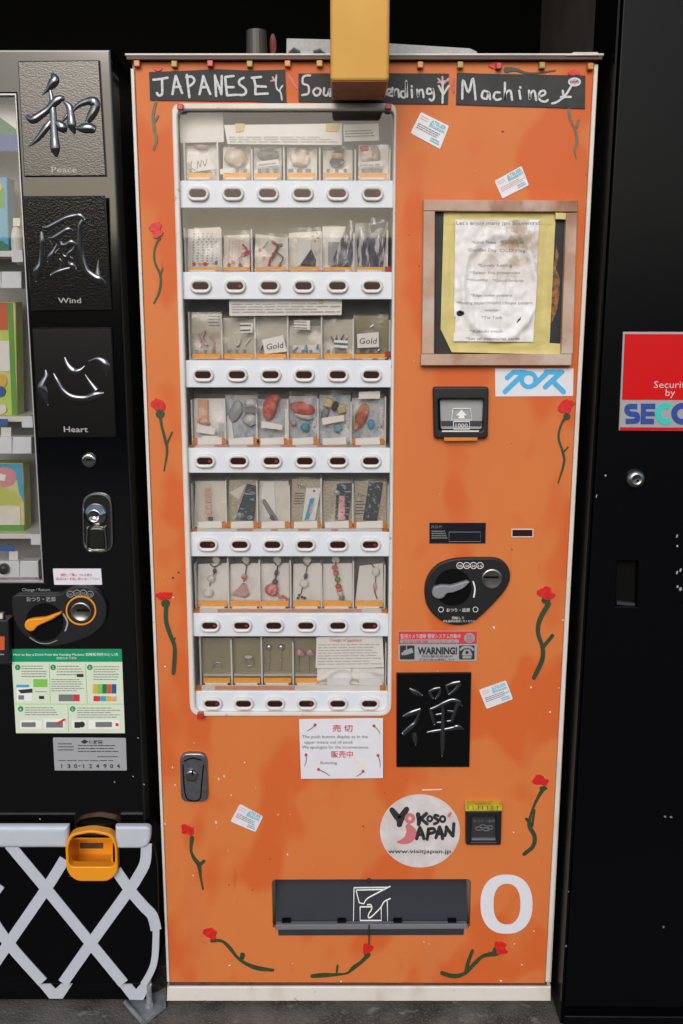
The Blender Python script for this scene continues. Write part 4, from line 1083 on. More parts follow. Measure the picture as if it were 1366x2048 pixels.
tile('smooth black plaque with curved kanji over the word Heart', [(64, 656), (223, 655), (233, 874), (76, 876)], -.001, [cr(s, 0, 480, 3.595) for s in k3], 'Heart', (152, 864, 11.5, 48), 'relief_tile_plain', 'relief_stroke', depth=.6, fat=1.45)
k4 = [[(285, 278, 15), (380, 335, 30), (490, 390, 12)], [(200, 705, 15), (330, 650, 30), (472, 595, 20)], [(450, 620, 12), (395, 780, 18), (320, 860, 28), (195, 975, 25)], [(370, 940, 22), (380, 1040, 30), (392, 1140, 8)],
      [(588, 325, 14), (610, 370, 16), (650, 430, 12)], [(600, 328, 14), (680, 290, 20), (765, 275, 16)], [(765, 285, 15), (745, 370, 16), (690, 440, 12)], [(838, 215, 12), (870, 300, 14), (890, 370, 12)], [(850, 245, 12), (960, 205, 24), (1065, 190, 26)], [(1065, 200, 24), (1000, 290, 18), (895, 378, 14)],
      [(595, 575, 16), (620, 595, 18), (720, 555, 20), (830, 500, 24), (940, 458, 24), (1030, 480, 28), (1095, 545, 8)], [(610, 590, 14), (640, 700, 20), (675, 830, 12)], [(1040, 500, 22), (995, 600, 20), (945, 745, 20), (930, 790, 12)],
      [(690, 682, 12), (790, 668, 14)], [(865, 622, 14), (960, 632, 14)], [(705, 802, 12), (790, 797, 14)], [(860, 782, 14), (930, 775, 14)], [(805, 540, 16), (800, 800, 22), (800, 950, 26), (800, 1150, 26), (790, 1310, 6)],
      [(555, 950, 10), (680, 930, 20), (800, 912, 18), (950, 884, 24), (1030, 865, 30), (1115, 902, 6)]]
tile('black plaque with raised kanji fixed to the orange door beside the window', [(793, 1347), (943, 1346), (939, 1535), (793, 1535)], 0, [cr(s, 780, 1340, 7.589) for s in k4], None, None, 'relief_tile_plain', 'relief_stroke', depth=.65, fat=1.4)

# ================================================================== SOLD-OUT CARD
t = thing('notice_card', 'white card with red kanji explaining sold-out lamps, taped under the window', 'notice card', tuple(Q(683, 1557, 0)))
mesh('card', sheet([(598, 1438), (766, 1436), (766, 1556), (602, 1558)], -.0068, 12, 8, .0012, 4), 'sticker_white', t, True)
meshes('red_lettering', (text_vf('売 切', 685, 1462, 14, -.0078, 40, 'C', bold=.008), text_vf('販売中', 684, 1514, 14, -.0078, 44, 'C', bold=.008)), 'ink_red', t)
mesh('black_lettering', join(text_vf('The push button display as in the', 604, 1476, 7, -.0078, 132), text_vf('upper means out of stock', 609, 1487, 7, -.0078, 97), text_vf('We apologize for the inconvenience.', 604, 1497, 7, -.0078, 134), text_vf('Running', 641, 1528, 6.5, -.0078, 33)), 'ink_grey', t)
mesh('small_stamp', plate(rc(709, 1520, 730, 1534), -.0082, -.0077), 'paper_cream', t)
for a, b in (((630, 1450), (614, 1462)), ((748, 1452), (760, 1468)), ((612, 1510), (609, 1532)), ((756, 1511), (760, 1535)), ((637, 1539), (660, 1552)), ((726, 1543), (712, 1553))):
    st = mesh('printed_rose', ribbon([(a[0], a[1], .9), ((a[0] + b[0]) / 2 + 2, (a[1] + b[1]) / 2, .8), (b[0], b[1], .5)], -.0078, .0005), 'ink_grey', t)
    mesh('rose_head', plate(ell(a[0], a[1], 3, 3, 9), -.0087, -.0079), 'ink_red', st)

# ================================================================== PAPERS inside the window
def paper(name, q, Y, label, nlines=0, tapes=(), seed=1, red=None, ink='ink_light', m='paper', area=None, fill=.3):
    t = thing(name, label, 'paper', tuple(Q((q[2][0] + q[3][0]) / 2, q[2][1], Y)))
    mesh('sheet', sheet(q, Y, 10, 5, .0016, seed), m, t, True)
    if nlines: mesh('print', word_lines(area or q, nlines, Y - .0012, fill=fill, seed=seed), ink, t)
    for k in tapes: mesh('tape', plate(k, Y - .0022, Y - .0016), 'yellow_tape', t)
    if red: mesh('title', text_vf(red[0], red[1], red[2], red[3], Y - .0012, red[4], 'C'), 'ink_red', t)
    return t
paper('notice_sheet', [(448, 250), (684, 247), (684, 290), (455, 288)], .020, 'white notice sheet taped across the top shelf above the small toys', 3, ([(470, 247), (490, 247), (486, 262), (472, 264)], [(652, 248), (680, 248), (676, 263), (652, 262)]), 2, area=[(458, 272), (680, 272), (680, 286), (460, 286)])
paper('notice_sheet', [(686, 249), (757, 247), (758, 281), (688, 283)], .025, 'small printed sheet hanging beside the taped top notice', 3, (), 3, area=[(690, 260), (752, 258), (752, 274), (690, 276)], ink='ink_grey')
paper('notice_sheet', [(358, 226), (446, 224), (448, 284), (360, 286)], .032, 'blank pale sheet in the corner of the top shelf', 0, (), 5, m='paper_warm')
paper('notice_sheet', [(458, 596), (684, 594), (683, 630), (459, 632)], .020, 'white notice sheet hanging above the gold labelled earrings', 4, ([(636, 598), (648, 598), (646, 607), (638, 607)],), 6, area=[(463, 606), (680, 604), (680, 626), (464, 627)])
paper('notice_sheet', [(633, 1274), (765, 1272), (768, 1335), (631, 1336)], .021, 'printed sheet with a red title standing on the bottom shelf', 8, (), 7, red=('Design of Japanese', 692, 1283, 7, 62), area=[(637, 1287), (762, 1286), (762, 1330), (636, 1331)])

# ================================================================== SOUVENIRS
YC, YI, YF = .050, .043, .032
GR = ['souvenirs on the top shelf', 'pouches on the second shelf', 'earring cards on the third shelf', 'sushi charms on the fourth shelf', 'straps on the fifth shelf', 'bead charms on the sixth shelf', 'jewellery on the bottom shelf']
def souvenir(r, c, name, label, cat):
    x0, x1 = comp[r][c]; y1 = tagy[r][1]
    q = Q((x0 + x1) / 2, y1, YC); q.z = row_z[r]
    t = thing(name, label, cat, tuple(q), GR[r])
    return t, x0 - 2, x1 + 3, topy[r], y1 + 1
def card(t, q, m, y=YC, nm='card', th=.0015):
    o = mesh(nm, plate(q, y, y + th), m, t); return o
def foot(q, r):
    """let the bottom of a card reach the shelf"""
    return q
def bag(t, q, sd, y=YF): return mesh('bag', sheet(q, y, 12, 12, .006, sd), 'film', t, True)
def lab(t, q, txt=None, y=YF - .004, ink='ink_black', lines=0, rot=0.0):
    o = mesh('label_slip', plate(q, y, y + .0005), 'paper', t)
    if txt: mesh('handwriting', text_vf(txt, q[3][0] + 3, q[3][1] - (q[3][1] - q[0][1]) * .30, (q[3][1] - q[0][1]) * .42, y, (q[1][0] - q[0][0]) * .8, rot=rot, shear=.15), ink, o)
    if lines: mesh('print', word_lines(q, lines, y, fill=.3, seed=int(q[0][0])), ink, o)
    return o
def zbase(r):      # pixel row that hits the shelf at the card plane
    lo, hi = tagy[r][0], tagy[r][1] + 60
    for _ in range(40):
        m_ = (lo + hi) / 2
        if Q(683, m_, YC).z > row_z[r]: lo = m_
        else: hi = m_
    return lo
zb = [zbase(r) for r in range(7)]

# ---- shelf 1
t, x0, x1, y0, y1 = souvenir(0, 0, 'gift_bag', 'clear bag with a scribbled white slip and pinkish contents on the top shelf', 'gift bag'); B0 = zb[0]
card(t, [(x0, y0 + 4), (x1 + 8, y0), (x1 + 8, B0), (x0, B0)], 'paper_warm'); mesh('pink_item', blob(402, 293, 14, 5, YI, .006, .1, seed=1), 'bead_pink', t); lab(t, [(380, 312), (415, 306), (432, 338), (384, 344)]); mesh('scribble', join(*[ribbon(p, YF - .0042, .0004, .7) for p in ([(384, 322), (382, 335), (390, 340)], [(394, 338), (396, 322), (400, 334), (403, 320)], [(406, 322), (410, 332), (414, 318)])]), 'ink_grey', t); bag(t, [(x0, y0), (x1 + 8, y0 - 2), (x1 + 8, y1), (x0, y1)], 1)
t, x0, x1, y0, y1 = souvenir(0, 1, 'plush_charm', 'round cream plush charm in a clear bag', 'plush charm')
card(t, [(x0, y0 + 6), (x1, y0 + 4), (x1, B0), (x0, B0)], 'paper_cream'); mesh('plush', blob(472, 315, 22, 20, YI, .010, 0, .2, 2), 'plush_cream', t, True); lab(t, [(440, 338), (466, 336), (467, 346), (441, 349)]); bag(t, [(x0, y0 + 2), (x1, y0), (x1, y1), (x0, y1)], 2)
t, x0, x1, y0, y1 = souvenir(0, 2, 'gift_bag', 'dark grey packet with a white printed slip on the top shelf', 'gift bag')
card(t, [(x0, y0 + 6), (x1, y0 + 6), (x1, B0), (x0, B0)], 'paper_warm'); mesh('dark_item', blob(536, 310, 22, 12, YI, .008, 0, .3, 3), 'grey_plastic', t, True); lab(t, [(513, 324), (556, 318), (558, 330), (514, 335)], 'Japanese', ink='ink_navy', rot=.1)
for k in range(3): mesh('dark_block', plate(rc(515 + k * 16, 338, 522 + k * 16, 346), YF, YF + .002), 'grey_plastic', t)
bag(t, [(x0, y0), (x1, y0), (x1, y1), (x0, y1)], 3)
t, x0, x1, y0, y1 = souvenir(0, 3, 'plush_charm', 'pinkish cream plush charm with uneven outline in a clear bag', 'plush charm')
card(t, [(x0, y0 + 8), (x1, y0 + 6), (x1, B0), (x0, B0)], 'paper_warm'); mesh('plush', join(blob(600, 318, 20, 15, YI, .010, 0, .25, 4), blob(606, 302, 12, 9, YI, .008, .3, .2, 5)), 'plush_cream', t, True)
for k in range(3): mesh('dark_block', plate(rc(577 + k * 17, 338, 584 + k * 17, 345), YF, YF + .002), 'grey_plastic', t)
bag(t, [(x0, y0 + 2), (x1, y0), (x1, y1), (x0, y1)], 4)
t, x0, x1, y0, y1 = souvenir(0, 4, 'doll_charm', 'small navy doll charm with a tan face', 'doll charm')
card(t, [(x0, y0 + 14), (x1, y0 + 12), (x1, B0), (x0, B0)], 'paper_cream'); mesh('body', blob(674, 324, 15, 10, YI, .010, 0, .1, 6), 'doll_navy', t, True); mesh('face', blob(675, 311, 12, 9, YI - .004, .008, 0, .05, 7), 'skin_tan', t, True); mesh('cap', blob(676, 301, 13, 8, YI - .005, .009, 0, .08, 8), 'doll_navy', t, True); bag(t, [(x0, y0 + 4), (x1, y0 + 2), (x1, y1), (x0, y1)], 5)
t, x0, x1, y0, y1 = souvenir(0, 5, 'plush_charm', 'brown and cream plush charm with a red patch above a white slip', 'plush charm')
card(t, [(x0, y0 + 2), (x1, y0 + 2), (x1, B0), (x0, B0)], 'paper_warm'); mesh('plush', blob(733, 310, 15, 16, YI, .011, .2, .2, 9), 'plush_cream', t, True); mesh('brown_plush', blob(750, 308, 11, 17, YI - .002, .010, -.2, .2, 10), 'plush_brown', t, True); mesh('red_patch', blob(729, 297, 10, 6, YI - .008, .006, .2, .3, 11), 'rose_red', t, True); lab(t, [(716, 325), (765, 321), (766, 332), (717, 335)], 'Lucky key 780'); bag(t, [(x0, y0), (x1, y0), (x1, y1), (x0, y1)], 6)
# ---- shelf 2
B1 = zb[1]
def pouch(c, label, ytop, tilt=0):
    t, x0, x1, y0, y1 = souvenir(1, c, 'paper_pouch', label, 'pouch')
    card(t, [(x0 + 2, ytop + tilt), (x1 - 1, ytop - tilt), (x1, B1), (x0, B1)], 'paper_cream' if c else 'paper_warm')
    return t, x0, x1, ytop, y1
t, x0, x1, y0, y1 = pouch(0, 'cream paper pouch covered with columns of faint writing', 456, 2)
mesh('column_print', word_lines([(386, 466), (434, 464), (436, 530), (384, 530)], 12, YC - .0005, fill=.5, wlen=(.05, .09), gap=.12, seed=11), 'ink_light', t); mesh('stamp', plate(ell(410, 528, 5, 4, 9), YC - .002, YC - .0006), 'ink_red', t); bag(t, [(x0, 454), (x1, 452), (x1, y1), (x0, y1)], 7)
t, x0, x1, y0, y1 = pouch(1, 'cream pouch with a red knotted cord hanging straight', 470, 1)
mesh('cord', join(*[relief(p, YI, .9) for p in ([(485, 488, 1.6), (494, 500, 1.8), (488, 510, 1.6), (504, 498, 1.6)], [(492, 502, 1.2), (478, 518, 1), (484, 532, 1)], [(500, 520, 1), (502, 532, 2), (496, 538, 1.4)])]), 'ink_red', t); mesh('column_print', word_lines([(458, 480), (490, 480), (486, 528), (456, 528)], 10, YC - .0005, fill=.5, wlen=(.05, .1), gap=.14, seed=12), 'ink_pink', t); bag(t, [(x0, 460), (x1, 460), (x1, y1), (x0, y1)], 8)
t, x0, x1, y0, y1 = pouch(2, 'creased cream pouch with a red and dark tasselled cord', 472, -4)
mesh('cord', join(*[relief(p, YI, .9) for p in ([(543, 482, 2), (556, 492, 2.2), (548, 506, 2), (540, 520, 1.8), (538, 532, 2.6)], [(556, 494, 1.6), (545, 508, 1.4)])]), 'ink_red', t); mesh('dark_cord', join(*[relief(p, YI - .003, .9) for p in ([(558, 488, 1.4), (552, 502, 1.4), (566, 515, 1.4), (560, 528, 1.6)], [(552, 502, 1), (544, 518, 1.2)])]), 'bead_dark', t); mesh('fold', plate([(518, 470), (536, 482), (522, 500)], YC - .004, YC - .0006), 'paper_warm', t); bag(t, [(x0, 464), (x1, 468), (x1, y1), (x0, y1)], 9)
t, x0, x1, y0, y1 = pouch(3, 'tan-edged pouch showing a dark triangular cloth', 464, 2)
mesh('inner_sheet', plate([(598, 482), (624, 476), (620, 530), (594, 532)], YC - .003, YC - .001), 'paper_warm', t); mesh('cloth', plate([(622, 498), (632, 520), (630, 532), (600, 530)], YI, YI + .006, bev=.002), 'indigo_pouch', t); mesh('dots', join(*[plate(ell(x, y, 1.6, 1.6, 7), YC - .0025, YC - .0006) for x, y in ((634, 466), (626, 472), (636, 476), (630, 482), (596, 480))]), 'ink_grey', t); bag(t, [(x0, 456), (x1, 454), (x1, y1), (x0, y1)], 10)
t, x0, x1, y0, y1 = souvenir(1, 4, 'cloth_pouch', 'white card with a slanting navy patterned cloth strap', 'pouch')
card(t, [(x0, 453), (x1 - 2, 453), (x1, B1), (x0, B1)], 'paper'); mesh('grey_panel', plate(rc(656, 484, 688, 530), YC - .002, YC - .0005), 'phone_grey', t); mesh('strap', plate([(698, 438), (712, 446), (702, 534), (660, 532)], YI - .004, YI + .004, bev=.002), 'navy_cloth', t); bag(t, [(x0, 450), (x1, 450), (x1, y1), (x0, y1)], 11)
t, x0, x1, y0, y1 = souvenir(1, 5, 'cloth_pouch', 'wide navy patterned cloth pouch standing at the end of its shelf', 'pouch')
card(t, [(x0, 460), (x1, 458), (x1, B1), (x0, B1)], 'paper_warm'); mesh('cloth', plate([(712, 448), (738, 460), (742, 434), (776, 440), (766, 534), (716, 534)], YI - .004, YI + .005, bev=.002), 'navy_cloth', t); mesh('cloth_fold', plate([(742, 450), (774, 442), (760, 534), (736, 534)], YI - .010, YI - .004, bev=.002), 'navy_cloth', t); bag(t, [(x0, 446), (x1 + 4, 444), (x1 + 3, y1), (x0, y1)], 12)
for t_, marks in (('cream paper pouch covered', ((388, 528), (400, 529), (432, 526))), ('cream pouch with a red', ((458, 530), (466, 524), (480, 530))), ('creased cream', ((520, 500), (528, 516), (562, 490), (560, 532)))):
    ob = [o_ for o_ in col.objects if o_.get('label', '').startswith(t_)][0]
    for k, (x, y) in enumerate(marks):
        mesh('printed_mark', plate(rnd(rc(x - 3, y - 3.5, x + 3, y + 3.5), 2), YC - .0016, YC - .0004), ('ink_red', 'ink_pink', 'ink_grey')[k % 3], ob)
# ---- shelf 3
B2 = zb[2]
ear = [('earring_card', 'tan card with pink hanging earrings and pencil notes', 'earrings'), ('earring_card', 'tan card with pale feathery earrings and a small slip', 'earrings'), ('earring_card', 'tan card with a tilted slip reading Gold', 'earrings'),
       ('earring_card', 'tan card with a grey slip above blue earrings', 'earrings'), ('earring_card', 'tan card with spiky blue earrings behind a small slip', 'earrings'), ('earring_card', 'olive card with an upright slip reading Gold', 'earrings')]
for c, (nm, lb, ct) in enumerate(ear):
    t, x0, x1, y0, y1 = souvenir(2, c, nm, lb, ct)
    yy = (628, 636, 634, 640, 640, 632)[c]
    card(t, [(x0, yy), (x1, yy - 1), (x1, B2), (x0, B2)], ('paper_tan', 'paper_tan', 'paper_tan', 'paper_tan', 'paper_tan', 'paper_olive')[c])
    if c == 0: mesh('earring', join(*[relief(p, YI, .8) for p in ([(410, 660, 2), (404, 676, 3), (414, 690, 3)], [(420, 672, 1.6), (428, 688, 2), (424, 700, 2)], [(398, 668, 1), (402, 690, 1.6)])]), 'bead_pink', t, True); mesh('note', word_lines([(416, 630), (440, 630), (440, 654), (418, 654)], 4, YC - .0005, fill=.3, seed=4), 'ink_grey', t)
    if c == 1: mesh('earring', join(*[relief(p, YI, .8) for p in ([(468, 674, 1), (474, 690, 3), (482, 676, 1)], [(490, 690, 1.6), (500, 676, 1.4)], [(456, 690, 1.2), (462, 700, 2)])]), 'paper_cream', t, True); lab(t, [(480, 646), (506, 646), (505, 665), (481, 666)], lines=2)
    if c == 2: mesh('earring', join(*[relief(p, YI, .8) for p in ([(522, 700, 1.6), (526, 690, 1.6)], [(560, 696, 1.4), (566, 704, 1.4)])]), 'bead_dark', t, True); lab(t, [(524, 680), (566, 670), (574, 703), (530, 708)], 'Gold', rot=.12)
    if c == 3: mesh('top_band', plate([(x0 + 1, yy), (x1 - 1, yy), (x1 - 1, 651), (x0 + 1, 651)], YC - .002, YC - .0004), 'grey_plastic', t); lab(t, [(588, 641), (620, 641), (620, 660), (588, 658)], lines=3); mesh('earring', join(*[relief(p, YI, .8) for p in ([(590, 700, 2.6), (596, 694, 1)], [(612, 702, 4), (612, 690, 2)], [(634, 698, 3), (636, 688, 1)])]), 'teal_item', t, True); mesh('white_band', plate(rc(586, 690, 638, 705), YC - .0025, YC - .0006), 'paper', t)
    if c == 4: mesh('earring', join(*[relief(p, YI, .8) for p in ([(668, 684, 3), (662, 672, .8)], [(672, 680, 3), (674, 670, .8)], [(682, 680, 2.6), (688, 668, .8)], [(690, 684, 2.6), (696, 676, .8)])]), 'bead_dark', t, True); lab(t, [(668, 680), (696, 681), (695, 697), (668, 694)], lines=1, ink='ink_navy')
    if c == 5: mesh('earring', join(*[relief(p, YI, .8) for p in ([(740, 655, 1.4), (748, 650, 1.4), (752, 662, 1.2)], [(734, 704, 2), (740, 698, 2)], [(756, 702, 2.4), (760, 698, 2)])]), 'gem_silver', t, True); lab(t, [(714, 668), (757, 664), (758, 694), (715, 696)], 'Gold')
    bag(t, [(x0, yy - 4), (x1, yy - 4), (x1, y1), (x0, y1)], 20 + c)
# ---- shelf 4
B3 = zb[3]
sus = ['salmon and white sushi charm in a clear bag with two slips', 'white rice sushi charm with a grey band in a clear bag', 'bright red fish sushi charm above a white slip', 'red tuna sushi charm lying over teal print', 'pair of yellow egg sushi charms over a tilted slip', 'reddish brown prawn sushi charm on blue print']
for c, lb in enumerate(sus):
    t, x0, x1, y0, y1 = souvenir(3, c, 'sushi_charm', lb, 'sushi charm')
    yy = (797, 790, 798, 792, 790, 796)[c]
    card(t, [(x0, yy), (x1, yy), (x1, B3), (x0, B3)], 'paper_warm' if c == 0 else 'print_blue')
    if c == 0:
        mesh('topping', plate(rc(396, 800, 416, 840), YI, YI + .006, bev=.002), 'salmon', t); mesh('roe', blob(408, 843, 12, 8, YI, .007, .2, .3, 2), 'salmon', t, True); lab(t, [(394, 848), (432, 856), (428, 870), (392, 864)]); lab(t, [(404, 872), (436, 872), (436, 884), (404, 884)], y=YF - .006)
        mesh('print_edge', plate(rc(438, 846, 448, 884), YC - .002, YC - .0005), 'print_blue', t)
    if c == 1:
        mesh('rice', join(blob(500, 838, 14, 14, YI, .010, 0, .15, 3), blob(502, 806, 14, 10, YI, .009, 0, .15, 4)), 'rice_white', t, True); mesh('band', plate(rc(488, 815, 514, 827), YI - .012, YI - .006), 'grey_plastic', t); mesh('slip', plate([(454, 832), (462, 828), (468, 880), (452, 884)], YC - .004, YC - .002), 'paper', t); mesh('grey_item', blob(472, 822, 12, 22, YI + .002, .006, .4, .2, 6), 'phone_grey', t, True)
    if c == 2:
        mesh('fish', blob(540, 815, 15, 26, YI, .010, .25, .12, 5), 'sushi_red', t, True); mesh('tail', blob(550, 797, 10, 9, YI, .006, .3, .2, 7), 'sushi_red', t, True); lab(t, [(523, 842), (565, 850), (564, 860), (522, 855)]); mesh('slip', plate(rc(570, 818, 576, 880), YI, YI + .001), 'paper', t)
    if c == 3:
        mesh('topping', blob(606, 817, 26, 13, YI, .010, .22, .12, 8), 'sushi_red', t, True); mesh('rice', blob(608, 832, 20, 7, YI + .003, .008, .22, .1, 9), 'rice_white', t, True); mesh('teal_item', blob(610, 855, 10, 9, YI, .006, 0, .2, 10), 'teal_item', t, True); mesh('pink_item', blob(587, 846, 6, 6, YI, .005, 0, .2, 11), 'bead_pink', t, True)
    if c == 4:
        for x, y, a in ((657, 806, .35), (683, 818, -.3)):
            mesh('egg', plate(rnd([(x + 12 * math.cos(a + k * 1.5708 + .785), y + 12 * math.sin(a + k * 1.5708 + .785)) for k in range(4)], 3), YI - .006, YI + .006, bev=.002), 'egg_yellow', t)
        mesh('seaweed', blob(670, 812, 7, 10, YI - .003, .008, .5, .1, 12), 'doll_navy', t, True); lab(t, [(644, 836), (688, 830), (688, 842), (645, 850)]); mesh('teal_item', blob(676, 858, 9, 8, YI, .006, 0, .2, 13), 'teal_item', t, True); mesh('dark_item', blob(650, 828, 8, 12, YI + .004, .006, .3, .3, 14), 'grey_plastic', t, True)
    if c == 5:
        mesh('prawn', blob(724, 830, 12, 26, YI, .010, .35, .14, 15), 'prawn', t, True); mesh('tail', blob(713, 852, 6, 10, YI, .006, .3, .2, 16), 'prawn', t, True); lab(t, [(718, 784), (760, 782), (760, 797), (717, 798)]); mesh('teal_item', blob(742, 848, 7, 10, YI, .005, 0, .2, 17), 'pack_blue', t, True)
    if c >= 3: mesh('spine_text', text_vf('Magnet', x1 - 3, B3 - 30, 9, YC - .0008, 46, rot=R(90), bold=.02), 'paper', t)
    bag(t, [(x0, yy - 10), (x1, yy - 8), (x1, y1 - 4), (x0, y1 - 4)], 30 + c)
# ---- shelf 5
B4 = zb[4]
stp = ['clear sleeve with a beige striped strap on a tan card', 'slanting navy woven strap in a clear sleeve', 'short grey stick against a white folded card', 'white sleeve holding a blue and red striped strap', 'navy sleeve with a pink patterned strap', 'dark indigo patterned strap in a clear sleeve beside a printed card']
for c, lb in enumerate(stp):
    t, x0, x1, y0, y1 = souvenir(4, c, 'strap_packet', lb, 'strap')
    yy = (962, 960, 962, 958, 962, 962)[c]
    card(t, [(x0 + 3, yy), (x1 - 1, yy), (x1, B4), (x0, B4)], 'paper_cream' if c in (0, 2) else 'tan_print')
    if c == 0: mesh('sleeve', sheet([(398, 968), (426, 966), (436, 1040), (406, 1042)], YI - .004, 6, 10, .004, 2), 'film', t, True); mesh('strap', join(*[plate(rc(409 + k * .4, 976 + k * 11, 421 + k * .4, 983 + k * 11), YI, YI + .002) for k in range(6)]), 'salmon', t); mesh('end_block', plate(rc(416, 1034, 425, 1042), YI - .002, YI + .002), 'ink_black', t)
    if c == 1: mesh('strap', plate([(494, 968), (514, 974), (506, 1042), (470, 1040)], YI - .003, YI + .003, bev=.0015), 'navy_weave', t); mesh('fold', plate([(458, 985), (492, 968), (478, 1000)], YC - .003, YC - .001), 'paper_cream', t)
    if c == 2: mesh('fold', plate([(528, 964), (548, 964), (552, 1030), (530, 1040), (522, 990)], YC - .004, YC - .001), 'paper', t); mesh('stick', ribbon([(528, 1002, 4), (540, 1022, 4.5), (551, 1040, 5)], YI, .004), 'grey_plastic', t); mesh('tip', blob(545, 1036, 6, 4, YI - .005, .004, .7, .1), 'bead_dark', t, True)
    if c == 3: mesh('sleeve', plate([(613, 976), (642, 976), (630, 1040), (604, 1042)], YI, YI + .001), 'paper', t); mesh('strap', plate([(620, 998), (629, 996), (618, 1038), (609, 1040)], YI - .003, YI - .0004), 'pack_blue', t); mesh('red_stripe', plate([(622, 1010), (627, 1008), (622, 1026), (618, 1028)], YI - .005, YI - .0032), 'red_print', t); mesh('print', join(text_vf('The', 594, 977, 8, YC - .0006, 16), word_lines([(590, 984), (612, 984), (608, 1010), (588, 1010)], 5, YC - .0006, fill=.3, seed=5)), 'ink_black', t); mesh('eyelet', plate(ell(628, 982, 2.4, 2.4, 10), YI - .001, YI - .0002), 'ink_grey', t)
    if c == 4: mesh('sleeve', plate([(674, 968), (705, 966), (696, 1042), (670, 1040)], YI - .001, YI + .002, bev=.0008), 'navy_weave', t); mesh('strap', plate([(678, 992), (689, 992), (690, 1040), (676, 1040)], YI - .004, YI - .0014), 'red_print', t); mesh('tie', blob(674, 985, 6, 5, YI - .004, .004, .3, .3, 3), 'rice_white', t, True)
    if c == 5: mesh('strap', plate([(738, 964), (766, 966), (754, 1042), (726, 1040)], YI - .002, YI + .003, bev=.0015), 'indigo_pouch', t); mesh('print', join(text_vf('Tam', 715, 994, 8, YC - .0006, 14), word_lines([(712, 1000), (730, 1000), (728, 1030), (710, 1030)], 5, YC - .0006, fill=.3, seed=6)), 'ink_black', t)
    bag(t, [(x0, yy - 4), (x1, yy - 4), (x1, y1 - 8), (x0, y1 - 8)], 40 + c)
# ---- shelf 6
B5 = zb[5]
cha = ['white card with a cord charm of two pale disc beads', 'white card with a pink bead and a pale pink tassel', 'white card with a large red flower bead and chain', 'white card with a dark bead, pale disc and dangling chips', 'white card with a column of red and green beads', 'leaning white card with a pale bead on a dark thread']
def cordp(pts, w_=1.1): return relief([(x, y, w_) for x, y in pts], YI, .9, m=6)
for c, lb in enumerate(cha):
    t, x0, x1, y0, y1 = souvenir(5, c, 'bead_charm', lb, 'bead charm')
    tl = 8 if c == 5 else 0
    card(t, [(x0 + 2 + tl, 1128 + (c == 5) * 4), (x1 - 1, 1126), (x1, B5), (x0, B5)], 'paper_warm')
    ox = 340; oy = 1100; k = 2.97
    p = lambda x, y: (ox + x / k, oy + y / k)
    if c == 0: mesh('cord', join(cordp([p(235, 80), p(262, 100), p(305, 78)]), cordp([p(265, 100), p(262, 135), p(240, 190), p(235, 215)])), 'cord_brown', t, True); mesh('bead', join(blob(*p(265, 125), 4, 5, YI - .003, .004)), 'bead_dark', t, True); mesh('disc', blob(*p(245, 170), 8, 8, YI - .001, .004, 0, .05), 'bead_clear', t, True); mesh('disc', blob(*p(225, 255), 10, 9, YI - .003, .005, 0, .1, 4), 'paper_cream', t, True)
    if c == 1: mesh('cord', join(cordp([p(425, 65), p(455, 90), p(490, 65)]), cordp([p(455, 90), p(448, 140), p(438, 190)])), 'cord_brown', t, True); mesh('bead', blob(*p(442, 160), 6, 6, YI - .003, .005), 'pink_flower', t, True); mesh('tassel', plate([p(430, 200), p(450, 205), p(470, 265), p(440, 285), p(368, 268)], YI - .003, YI + .004, bev=.0015), 'bead_pink', t)
    if c == 2: mesh('cord', join(cordp([p(615, 70), p(640, 95), p(670, 70)]), cordp([p(640, 95), p(630, 150), p(622, 190)], 1.6)), 'bead_dark', t, True); mesh('knot', join(blob(*p(632, 135), 4, 7, YI - .003, .004, .3), blob(*p(625, 190), 6, 6, YI - .003, .005)), 'bead_dark', t, True); mesh('flower', blob(*p(605, 235), 14, 13, YI - .004, .008, 0, .25, 5), 'pink_flower', t, True); mesh('chain', join(*[blob(*p(x, y), 3.4, 3, YI - .002, .003) for x, y in ((640, 268), (655, 282), (670, 275), (685, 282), (696, 292))]), 'pink_flower', t, True)
    if c == 3: mesh('cord', join(cordp([p(785, 70), p(815, 95), p(842, 70)]), cordp([p(815, 95), p(805, 150), p(790, 210), p(778, 260)])), 'cord_brown', t, True); mesh('bead', blob(*p(806, 155), 4, 6, YI - .003, .004, .3), 'bead_dark', t, True); mesh('disc', blob(*p(795, 200), 9, 8, YI - .003, .004, 0, .1), 'paper_cream', t, True); mesh('chips', join(*[blob(*p(x, y), 3, 2.6, YI - .002, .003) for x, y in ((768, 268), (760, 285), (785, 280), (800, 285))]), 'cord_brown', t, True)
    if c == 4:
        mesh('cord', cordp([p(985, 65), p(990, 170), p(1025, 290)]), 'cord_brown', t, True)
        for x, y, m in ((978, 105, 'pink_flower'), (986, 138, 'sushi_red'), (996, 175, 'pack_green'), (1000, 215, 'sushi_red'), (1006, 235, 'pink_flower'), (1012, 258, 'plush_cream'), (1020, 285, 'grey_plastic')):
            mesh('bead', blob(*p(x, y), 6, 5.5, YI - .003, .005, 0, .15, int(x)), m, t, True)
    if c == 5: mesh('cord', join(cordp([p(1195, 80), p(1220, 120), p(1222, 180), p(1216, 240), p(1230, 290)])), 'cord_brown', t, True); mesh('disc', blob(*p(1224, 128), 8, 9, YI - .003, .004, 0, .1), 'paper_cream', t, True); mesh('bead', blob(*p(1218, 215), 3.6, 8, YI - .002, .004), 'bead_pink', t, True)
    if c != 5: mesh('round_tab', blob(*p((275, 450, 638, 815, 985)[c], 58), 8, 7, YC - .001, .002, 0, .05), 'paper_cream', t, True)
    bag(t, [(x0, 1118), (x1, 1118), (x1, y1 - 6), (x0, y1 - 6)], 50 + c)
